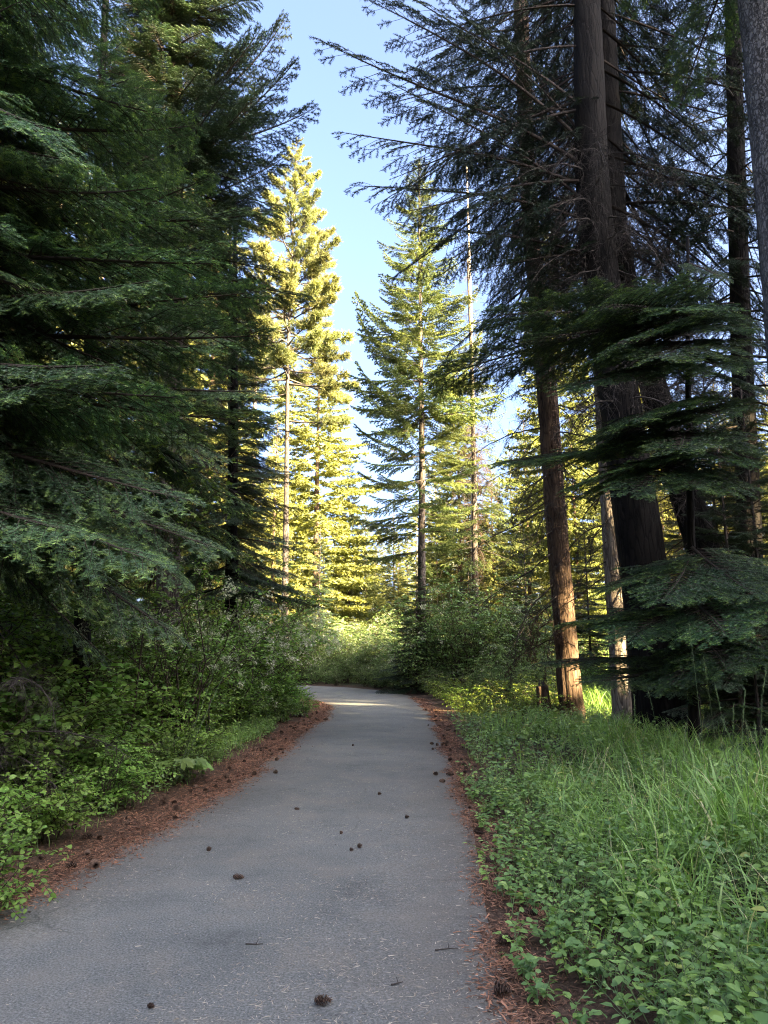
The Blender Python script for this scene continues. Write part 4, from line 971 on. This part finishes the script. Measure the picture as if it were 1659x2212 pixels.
# --- grass, herbs, litter
rs = np.random.RandomState(77)
def hz(x, y):
    return ground_h(x, y, edge_dist(x, y))
def region_right(n, y0, y1, o0, o1, pw=1.6):
    y = y0 + (y1 - y0) * rs.rand(n) ** pw
    off = o0 + (o1 - o0) * rs.rand(n)
    return xr(y) + off, y
def blades(B, x, y, z, h, w, lean, az, tint, k=5):
    n = len(x); f = np.linspace(0, 1, k)
    reach = h * lean
    hor = (f[None] ** 2.0) * reach[:, None]
    ver = h[:, None] * (f[None] - 0.55 * lean[:, None].clip(0, 1.2) * f[None] ** 2.6)
    c = np.stack([x[:, None] + np.cos(az)[:, None] * hor, y[:, None] + np.sin(az)[:, None] * hor, z[:, None] + ver], -1)
    tw = az + PI / 2 + rs.randn(n) * 0.5
    sd = np.stack([np.cos(tw), np.sin(tw), rs.randn(n) * 0.15], 1)
    wf = np.array([0.55, 1.0, 0.95, 0.6, 0.0][:k]) if k == 5 else np.linspace(1, 0, k)
    l = c - sd[:, None] * (w[:, None] * wf[None] * 0.5)[..., None]; r = c + sd[:, None] * (w[:, None] * wf[None] * 0.5)[..., None]
    V = np.concatenate([np.stack([l[:, :-1], r[:, :-1]], 2).reshape(n, -1, 3), c[:, -1:]], 1)
    m_ = 2 * (k - 1) + 1; T0 = []
    for j in range(k - 2): T0 += [[2 * j, 2 * j + 1, 2 * j + 3], [2 * j, 2 * j + 3, 2 * j + 2]]
    T0 += [[2 * (k - 2), 2 * (k - 2) + 1, 2 * (k - 1)]]
    B.add(V.reshape(-1, 3), (np.arange(n)[:, None, None] * m_ + np.array(T0)[None]).reshape(-1, 3), np.repeat(tint, m_))
B = Buf()
def grass_patch(n, x, y, hm, wm, keep=None, cl=0.9):
    den = vnoise(np.stack([x * 0.9, y * 0.9, x * 0], 1))
    ok = rs.rand(n) < np.clip((den - 0.25) * 2.6, 0.05, 1) if keep is None else keep
    x, y = x[ok], y[ok]; n = len(x)
    h = hm * (0.45 + 0.75 * rs.rand(n)); t = np.clip(0.25 + 0.5 * rs.rand(n) + (rs.rand(n) < 0.04) * 0.5, 0, 1)
    blades(B, x, y, hz(x, y), h, wm * (0.6 + 0.8 * rs.rand(n)), 0.25 + 0.75 * rs.rand(n), rs.rand(n) * 6.283, t)
x, y = region_right(14000, 2.4, 14, 0.7, 6.0, 1.5); grass_patch(len(x), x, y, 0.54, 0.011)
x, y = region_right(6500, 2.4, 9, 1.2, 5.5, 1.3); grass_patch(len(x), x, y, 0.66, 0.012)
x, y = region_right(3200, 2.4, 6.5, 1.0, 4.2, 1.2); grass_patch(len(x), x, y, 0.44, 0.010)
x, y = region_right(2000, 2.6, 7.0, 1.5, 4.4, 1.2); grass_patch(len(x), x, y, 0.62, 0.022)
x, y = region_right(700, 2.6, 10, 0.8, 5.5, 1.3); n_ = len(x); blades(B, x, y, hz(x, y), 0.5 + 0.4 * rs.rand(n_), np.full(n_, 0.004), 0.3 + 0.5 * rs.rand(n_), rs.rand(n_) * 6.283, np.full(n_, 1.0))
x, y = region_right(5000, 8, 20, 0.55, 7.5, 1.0); grass_patch(len(x), x, y, 0.38, 0.010)
x, y = region_right(1800, 2.4, 16, 0.3, 1.0, 1.3); grass_patch(len(x), x, y, 0.16, 0.006)
x, y = region_right(2600, 16.5, 21, 3.3, 6.5, 1.0); grass_patch(len(x), x, y, 0.8, 0.010, np.ones(2600, bool))
y = 10.5 + 7.5 * rs.rand(5200); x = xl(y) - 0.7 - 1.7 * rs.rand(5200); grass_patch(len(x), x, y, 0.26, 0.008)
y = 4 + 10 * rs.rand(1500); x = xl(y) - 0.5 - 1.2 * rs.rand(1500); grass_patch(len(x), x, y, 0.14, 0.005)
obj('grass', mesh('grass', B, M['grass'], smooth=True), kind='stuff')

B = Buf(); W = []; leaf_w = [0.62]
def herbs(x, y, hmin, hmax, leaf, nst=(3, 6), nl=(6, 10)):
    z = hz(x, y)
    Pp, Dd, Nn_, Ll, Tt = [], [], [], [], []
    for k in range(len(x)):
        base_t = rs.rand() * 0.4
        for s in range(rs.randint(*nst)):
            a = rs.rand() * 6.283; h = rs.uniform(hmin, hmax); ln_ = rs.uniform(0.2, 0.8)
            p0 = np.array([x[k], y[k], z[k]]); p1 = p0 + np.array([math.cos(a) * h * ln_ * 0.5, math.sin(a) * h * ln_ * 0.5, h * 0.62]); p2 = p1 + np.array([math.cos(a) * h * ln_ * 0.6, math.sin(a) * h * ln_ * 0.6, h * 0.38 * (1 - ln_ * 0.6)])
            W.append((*p0, *p1, 0.0022, 0.0018)); W.append((*p1, *p2, 0.0018, 0.0012))
            n = rs.randint(*nl); u = np.linspace(0.3, 1.0, n)[:, None]
            pp = np.where(u < 0.62, p0 + (p1 - p0) * u / 0.62, p1 + (p2 - p1) * (u - 0.62) / 0.38)
            sd = np.array([-math.sin(a), math.cos(a), 0.])[None] * np.where(np.arange(n) % 2 == 0, 1, -1)[:, None]
            d_ = sd + np.array([math.cos(a), math.sin(a), 0]) * 0.6 + rs.randn(n, 3) * 0.3; d_[-1] = [math.cos(a), math.sin(a), 0]
            Pp.append(pp); Dd.append(d_); Nn_.append(np.array([0, 0, 1.]) + rs.randn(n, 3) * 0.35); Ll.append(leaf * (0.6 + 0.7 * rs.rand(n))); Tt.append(np.clip(base_t + 0.2 + 0.3 * rs.rand(n) + (rs.rand(n) < 0.03) * 0.4, 0, 1))
    leaves(B, np.concatenate(Pp), np.concatenate(Dd), np.concatenate(Nn_), np.concatenate(Ll), leaf_w[0], np.concatenate(Tt), True)
x, y = region_right(1000, 2.4, 9.0, 0.25, 4.6, 1.5); k_ = (x - xr(y) < 1.3) | (rs.rand(len(x)) < 0.55); x, y = x[k_], y[k_]; herbs(x, y, 0.10, 0.38, 0.044)
x, y = region_right(500, 2.4, 9.0, 0.45, 4.6, 1.5); k_ = vnoise(np.stack([x * 0.8, y * 0.8, x * 0 + 20], 1)) > 0.45; herbs(x[k_], y[k_], 0.20, 0.45, 0.060, (2, 5), (5, 8))
x, y = region_right(420, 2.4, 8.0, 0.35, 4.6, 1.4); k_ = vnoise(np.stack([x * 0.9, y * 0.9, x * 0 + 40], 1)) > 0.5; herbs(x[k_], y[k_], 0.10, 0.30, 0.026, (4, 7), (9, 15))
leaf_w[0] = 0.36
x, y = region_right(420, 2.4, 8.0, 0.6, 4.8, 1.4); herbs(x, y, 0.22, 0.52, 0.070, (2, 4), (6, 10))
leaf_w[0] = 0.62
x, y = region_right(700, 7.0, 16.0, 0.35, 6.5, 1.0); herbs(x, y, 0.15, 0.42, 0.065, (2, 4), (5, 8))
x, y = region_right(120, 2.4, 9.0, 0.05, 0.45, 1.3); herbs(x, y, 0.08, 0.2, 0.045, (2, 4))
y = 3.6 + 13 * rs.rand(260); x = xl(y) - 0.55 - 0.7 * rs.rand(260); herbs(x, y, 0.08, 0.26, 0.045, (2, 5), (5, 8))
uo = obj('undergrowth', mesh('undergrowth', B, M['herb'], smooth=True), kind='stuff')
WB = Buf(); segs_wood(WB, W, 0.5)
obj('stems', mesh('undergrowth_stems', WB, M['stalk']), uo, kind='stuff')

# tall seed-headed grass stalks by the right frame edge
def seed_stalk(px, py, D, label=None):
    tip = at(px, py, D); bx = tip[0] + rng.uniform(-0.15, 0.15); by = D + rng.uniform(-0.1, 0.1)
    h = tip[2]; r_ = thing('grass_stalk', 'tall thin grass stalk with a nodding seed head before the dark trunks on the right', 'grass stalk', (bx, by, 0), 0, 'seed-headed grass stalks on the right')
    dx, dy = tip[0] - bx, tip[1] - by
    Pq = [np.array([dx * f ** 2, dy * f ** 2, h * (f - 0.04 * f ** 3) / 0.96]) for f in np.linspace(0, 1, 9)]
    b_ = Buf(); tube(b_, Pq, np.linspace(0.0022, 0.0012, 9), 4, 0.4); obj('stalk', mesh('stalk', b_, M['stalk']), r_)
    hb = Buf(); d = norm(Pq[-1] - Pq[-2]); n = 46
    for k in range(n):
        f = k / n; p = Pq[-1] - d * 0.20 * (1 - f) * (1 if h > 1 else 0.6); v = norm(rs.randn(3) * 0.6 + d * 1.4)
        w_ = norm(np.cross(v, rs.randn(3))) * 0.0025; hb.add([p - w_, p + w_, p + v * 0.022], [[0, 1, 2]], rs.rand())
    obj('seed_head', mesh('seed_head', hb, M['stalk']), r_, kind='stuff')
for (px, py, D) in [(1488, 1345, 6.2), (1440, 1560, 6.6), (1370, 1500, 7.0), (1545, 1480, 6.0), (1585, 1520, 6.2), (1610, 1490, 5.6), (1645, 1500, 5.4), (1520, 1420, 6.8), (1400, 1490, 7.6), (1460, 1640, 6.0), (1630, 1560, 6.2), (1560, 1610, 5.2), (1340, 1620, 7.4), (1420, 1650, 6.4), (1500, 1600, 5.6), (1655, 1440, 5.8)]:
    seed_stalk(px, py, D)
for k in range(26):
    seed_stalk(rng.uniform(1330, 1659), rng.uniform(1540, 1760), rng.uniform(4.6, 7.5))

# lobed big-leaf plants
def lobed_leaf(B, pos, d, nrm, size, lobes=7, tint=0.6, depth=0.45):
    d = norm(d); s = norm(np.cross(nrm, d)); n = norm(np.cross(d, s)); V = [pos]; 
    m_ = lobes * 4 + 1
    for k in range(m_):
        a = -2.35 + 4.7 * k / (m_ - 1); ph = (k % 4)
        r = size * (1 - 0.22 * abs(a) / 2.35) * ([0.9 - depth, 0.70, 1.0, 0.72][ph]) * rs.uniform(0.94, 1.06)
        V.append(pos + (d * math.cos(a) + s * math.sin(a)) * r + n * (0.10 * size * math.sin(a * lobes * 1.34) - 0.25 * r * r / size))
    B.add(V, [[0, k, k + 1] for k in range(1, m_)], np.clip(tint + rs.rand(m_ + 1) * 0.15, 0, 1))
def lobed_plant(x, y, label, n, size, h, stalks, tint, name, cat, mat='herb'):
    r_ = thing(name, label, cat, (x, y, float(hz(np.array([x]), np.array([y]))[0])))
    wb = []
    for k in range(n):
        a = 6.283 * k / n + rs.uniform(-0.4, 0.4); hh = h * rs.uniform(0.35, 1.0); rr_ = rs.uniform(0.5, 1.1) * h * 0.9
        e = np.array([math.cos(a) * rr_, math.sin(a) * rr_, hh]); md = e * 0.5 + np.array([0, 0, hh * 0.25])
        wb += [(0, 0, 0, *md, 0.006, 0.005), (*md, *e, 0.005, 0.004)]
        lb = Buf(); lobed_leaf(lb, e, np.array([math.cos(a), math.sin(a), -0.25]), np.array([0, 0, 1]) + rs.randn(3) * 0.15, size * rs.uniform(0.75, 1.1), 7, tint)
        obj('leaf', mesh('leaf', lb, M[mat]), r_)
    for k in range(stalks):
        e = np.array([0.28 + 0.14 * k, 0.5 + 0.2 * k, 1.25 + 0.1 * k]); wb += [(0, 0, 0, *(e * 0.6), 0.007, 0.006), (*(e * 0.6), *e, 0.006, 0.004)]
        ub = Buf()
        for q in range(14):
            dq = norm(np.array([rs.randn() * 0.6, rs.randn() * 0.6, 1.0])); t_ = e + dq * 0.11; wb.append((*e, *t_, 0.002, 0.0015))
            for z_ in range(8):
                c = t_ + rs.randn(3) * 0.012; ub.add([c, c + rs.randn(3) * 0.008, c + rs.randn(3) * 0.008], [[0, 1, 2]], rs.rand())
        obj('flower_head', mesh('flower_head', ub, M['blossom']), r_, kind='stuff')
    b_ = Buf(); segs_wood(b_, wb, 0.5); obj('stem', mesh('stem', b_, M['stalk']), r_)
gp = ground(375, 1700); lobed_plant(gp[0], gp[1], 'pale lobed-leaf plant with two tall flower stalks at the left path edge', 9, 0.19, 0.34, 2, 0.55, 'cow_parsnip', 'plant')
gp = ground(1640, 1830); lobed_plant(gp[0], gp[1], 'yellow-green plant with broad lobed leaves in the grass at the right frame edge', 6, 0.17, 0.34, 0, 0.95, 'maple_seedling', 'plant', 'grass')
gp = ground(1370, 1950); lobed_plant(gp[0], gp[1], 'pale green plant with broad leaves amid the right-hand grass', 5, 0.11, 0.26, 0, 0.8, 'broadleaf_plant', 'plant', 'grass')
gp = ground(1090, 1620); lobed_plant(gp[0], gp[1], 'low lobed-leaf plant at the foot of the yellow-green shrubs', 7, 0.17, 0.34, 0, 0.6, 'thimbleberry_plant', 'plant')

# maple sapling leaning out of the left firs
p = at(400, 1030, 10.5)
mr = thing('maple_sapling', 'bright green broad-leaved sapling reaching out between the left fir boughs', 'sapling', (p[0] - 0.6, 10.5, 0))
wb = []; lb = Buf()
for k in range(7):
    e = at(rng.uniform(330, 520), rng.uniform(960, 1080), 10.5 + rng.uniform(-0.8, 0.8)) - np.array([p[0] - 0.6, 10.5, 0]); q0 = np.array([0.15, 0, 2.4]); q1 = (q0 + e) / 2 + np.array([0, 0, 0.25])
    wb += [(*q0, *q1, 0.008, 0.006), (*q1, *e, 0.006, 0.003)]
    for j in range(16):
        f = rs.uniform(0.35, 1.0); c = q1 + (e - q1) * (f - 0.35) / 0.65 + rs.randn(3) * 0.13
        a = rs.rand() * 6.28; lobed_leaf(lb, c, np.array([math.cos(a), math.sin(a), -0.2]), np.array([0, 0, 1]) + rs.randn(3) * 0.35, rs.uniform(0.05, 0.085), 5, 0.55, 0.4)
wb += [(0, 0, -0.1, 0.1, 0, 1.3, 0.02, 0.015), (0.1, 0, 1.3, 0.15, 0, 2.4, 0.015, 0.01)]
b_ = Buf(); segs_wood(b_, wb, 0.4); obj('stem', mesh('stem', b_, M['stem']), mr); obj('foliage', mesh('foliage', lb, M['leaf']), mr, kind='stuff')

# fallen needles: pale ones over the asphalt, rusty ones heaped along both edges
def flakes(B, x, y, z, ln, w, tint, tilt=0.12):
    n = len(x); a = rs.rand(n) * 6.283; bend = rs.randn(n) * 0.25
    d = np.stack([np.cos(a), np.sin(a), rs.randn(n) * tilt], 1); d2 = np.stack([np.cos(a + bend), np.sin(a + bend), rs.randn(n) * tilt], 1)
    s = np.stack([-np.sin(a), np.cos(a), rs.randn(n) * 0.3], 1) * (w * 0.5)[:, None]
    p0 = np.stack([x, y, z], 1); p1 = p0 + d * (ln * 0.5)[:, None]; p2 = p1 + d2 * (ln * 0.5)[:, None]
    low = np.minimum(np.minimum(p1[:, 2] - z, p2[:, 2] - z), 0)[:, None] * np.array([0, 0, 1.]); p0 -= low; p1 -= low; p2 -= low
    V = np.stack([p0 - s, p0 + s, p1 - s, p1 + s, p2], 1).reshape(-1, 3)
    T0 = np.array([[0, 1, 3], [0, 3, 2], [2, 3, 4]])
    B.add(V, (np.arange(n)[:, None, None] * 5 + T0[None]).reshape(-1, 3), np.repeat(tint, 5))
B = Buf(); n = 30000
y = 2.4 + 14 * rs.rand(n) ** 1.9; u = rs.rand(n); x = xl(y) + (xr(y) - xl(y)) * u
cl = vnoise(np.stack([x * 2.2, y * 2.2, x * 0 + 1], 1)); ok = rs.rand(n) < np.clip((cl - 0.3) * 2.6, 0.05, 1)
x, y = x[ok], y[ok]; n = len(x)
flakes(B, x, y, path_z(x, y) + 0.0015, 0.008 + 0.036 * rs.rand(n) ** 1.5, 0.0018 + 0.0018 * rs.rand(n), np.clip(0.25 + 0.75 * rs.rand(n), 0, 1), 0.06)
obj('fallen_needles', mesh('fallen_needles', B, M['straw']), kind='stuff')
B = Buf()
for side, n, wd_, sh in ((-1, 46000, 0.22, 0.16), (1, 26000, 0.12, 0.08)):
    y = 2.3 + 24 * rs.rand(n) ** 1.7
    off = rs.randn(n) * wd_ + sh
    wob = (vnoise(np.stack([y * 1.7, y * 0 + side * 5, y * 0], 1)) - 0.5) * 0.30 + (vnoise(np.stack([y * 6, y * 0 + side * 3, y * 0], 1)) - 0.5) * 0.14
    off = off + wob; off = np.where(off < 0.0, off * 0.6, off)
    x = (xl(y) - off) if side < 0 else (xr(y) + off)
    g_ = hz(x, y); z = np.where(off < 0, np.maximum(path_z(x, y), g_), np.maximum(g_, -0.012)) + 0.002 + 0.014 * rs.rand(n) * np.clip(off + 0.1, 0, 0.4) * 2
    big = 1 + y * 0.05
    flakes(B, x, y, z, (0.012 + 0.035 * rs.rand(n)) * big, (0.0028 + 0.0032 * rs.rand(n)) * big, np.clip(rs.rand(n) * 0.85 + 0.3 * (vnoise(np.stack([x * 3, y * 3, x * 0], 1)) - 0.5), 0, 1), 0.2)
n = 9000; y = 2.4 + 17 * rs.rand(n) ** 1.6; sd_ = rs.rand(n) < 0.6; off = np.abs(rs.randn(n)) * 0.45 - 0.05
x = np.where(sd_, xl(y) - off, xr(y) + off); z = np.maximum(hz(x, y), path_z(x, y) * (off < 0)) + 0.004
flakes(B, x, y, z, 0.02 + 0.06 * rs.rand(n), 0.003 + 0.004 * rs.rand(n), 0.25 * rs.rand(n), 0.25)
obj('needle_litter', mesh('needle_litter', B, M['litter']), kind='stuff')

# ------------------------------------------------------------------ cones and twigs
def cone_mesh(seed, Lc=0.085, rc=0.030, openness=0.5, nturn=11):
    rs_ = np.random.RandomState(seed); b_ = Buf()
    prof = lambda f: rc * (0.35 + 0.65 * math.sin(PI * min(1, f * 0.75 + 0.2)) ** 0.8) * (1 - 0.55 * f ** 3)
    core = [np.array([0, 0, Lc * f]) for f in np.linspace(0, 1, 7)]
    tube(b_, core, [prof(f) * 0.5 for f in np.linspace(0, 1, 7)], 8, 0.1, cap=True)
    n = nturn * 7
    for k in range(n):
        f = (k + 0.5) / n; a = k * 2.39996; r = prof(f); h = Lc * f
        o = np.array([math.cos(a), math.sin(a), 0]); s = np.array([-math.sin(a), math.cos(a), 0]); w = r * 0.36
        p = o * r * 0.5 + np.array([0, 0, h]); e = o * r * (0.95 + 0.4 * rs_.rand()) + np.array([0, 0, h + Lc * (0.10 * rs_.rand() + 0.02)]); up_ = np.array([0, 0, 0.004])
        b_.add([p - s * w * 0.6, p + s * w * 0.6, e + s * w, e - s * w, e + o * r * 0.12 + up_], [[0, 1, 2], [0, 2, 3], [3, 2, 4]], [0.0, 0.0, 0.45, 0.45, 1.0])
    m_ = mesh('cone', b_, M['cone'])
    return m_
CONES = [cone_mesh(k, (0.055, 0.085, 0.068, 0.10)[k], (0.026, 0.022, 0.030, 0.026)[k]) for k in range(4)]
rng = random.Random(33)
def put_cone(x, y, label, group=None, s=1.0, az=None):
    side_l, side_r = x < float(xl(y)), x > float(xr(y))
    z = float(hz(np.array([x]), np.array([y]))[0]) if (side_l or side_r) else float(path_z(np.array([x]), np.array([y]))[0])
    o = obj('pine_cone', CONES[rng.randrange(4)], None, (x, y, z + 0.024 * s), (PI / 2 + rng.uniform(-0.2, 0.2), rng.uniform(0, 6.28), az if az is not None else rng.uniform(0, 6.28)), s)
    o.rotation_mode = 'XYZ'
    tag(o, label, 'pine cone', group)
for (px, py, s, lab) in [(679, 2182, 1.0, 'tan pine cone lying nearest the viewer in the middle of the path'), (503, 1908, 1.0, 'lone grey-brown cone on the left half of the path below the lobed-leaf plant'),
                         (446, 1845, 0.8, 'small cone on the asphalt between the left litter and the lone grey-brown cone'), (816, 1722, 1.0, 'dark cone beside a green scrap in the middle of the path'),
                         (755, 1845, 0.8, 'left cone of the pair in the middle of the path'), (772, 1838, 0.8, 'right cone of the pair in the middle of the path'), (760, 1615, 1.0, 'dark cone alone in the far middle of the path'),
                         (636, 1755, 0.9, 'dark cone on the path straight right of the lobed-leaf plant'), (875, 1772, 0.8, 'small cone on the right half of the path, beyond the pair'), (1068, 2152, 1.25, 'largest cone standing on the right path edge near the viewer'),
                         (1050, 1862, 1.1, 'dark cone on the right litter strip below the first herb clump'), (960, 1592, 1.0, 'cone on the asphalt beside the right litter strip far ahead'), (734, 1808, 0.7, 'tiny brown cone just behind the pair on the path'), (318, 2190, 0.6, 'small cone scrap at the bottom left of the path')]:
    g_ = ground(px, py); put_cone(g_[0], g_[1], lab, None, s * (0.85 if s > 0.99 and py > 1800 else 0.66), PI / 2 + rng.uniform(-0.6, 0.6))
GL, GR = 'pine cones on the left litter strip', 'pine cones on the right litter strip'
for k in range(96):
    y = 4.0 + 16 * rng.random() ** 1.3; off = rng.gauss(0.28, 0.22)
    put_cone(float(xl(y)) - off, y, 'dark pine cone among the rusty needles along the left path edge', GL, rng.uniform(0.5, 1.0))
for k in range(70):
    y = 4.2 + 17 * rng.random(); off = rng.gauss(0.15, 0.16)
    put_cone(float(xr(y)) + off, y, 'dark pine cone among the rusty needles along the right path edge', GR, rng.uniform(0.5, 1.0))
def twig(px, py, ln, az, label):
    g_ = ground(px, py); b_ = Buf(); w = []
    q = [np.array([0, 0, 0.006])]; d = np.array([1., 0, 0.0])
    for k in range(5):
        d = norm(d + np.array([0, rng.uniform(-0.15, 0.15), rng.uniform(-0.04, 0.05)])); q.append(q[-1] + d * ln / 5); q[-1][2] = max(q[-1][2], 0.004)
    tube(b_, q, np.linspace(0.004, 0.002, 6), 5, 0.4)
    tube(b_, [q[3], q[3] + np.array([0.012, 0.03, 0.012])], [0.0025, 0.0015], 4, 0.4)
    o = obj('fallen_twig', mesh('fallen_twig', b_, M['twig_grey']), None, (g_[0], g_[1], float(path_z(g_[:1], g_[1:2])[0])), (0, 0, az))
    tag(o, label, 'twig')
twig(530, 2052, 0.09, 0.1, 'forked grey twig on the path left of its middle near the viewer')
twig(845, 2138, 0.06, 0.6, 'short pale twig stub on the right half of the path near the viewer')
twig(680, 1545, 0.5, 0.2, 'long dark twig lying across the path near the bend')
twig(560, 1590, 0.3, 2.0, 'thin twig at the left path edge before the bend')
twig(940, 2060, 0.12, 0.3, 'thin brown twig on the right half of the path')

# a frond of thin wood dead on the left: grey bare brush at the left frame edge
p = at(20, 1480, 7.0)
r_ = thing('dead_bush', 'bare grey twiggy dead bush at the left frame edge above the shrubs', 'dead bush', (p[0], 7.0, 0))
for k in range(7):
    add_branch(r_, (0, 0, rng.uniform(0.6, 1.3)), 'dead', rng.uniform(0.8, 1.3), rng.uniform(-1.2, 0.8), rng.uniform(-0.2, 0.4), 0, rng)

# a pair or trio that would share a label is told apart by which of it is nearer
by_label = {}
for o in SC.objects:
    if o.get('label') and o.get('group') and 'stand' not in o['group']:
        by_label.setdefault(o['label'], []).append(o)
for lab, os_ in by_label.items():
    if len(os_) in (2, 3) and len(lab.split()) < 16:
        os_.sort(key=lambda o: o.location.y)
        for o, w_ in zip(os_, ('nearer', 'farther') if len(os_) == 2 else ('nearest', 'middle', 'farthest')):
            o['label'] = w_ + ' ' + lab
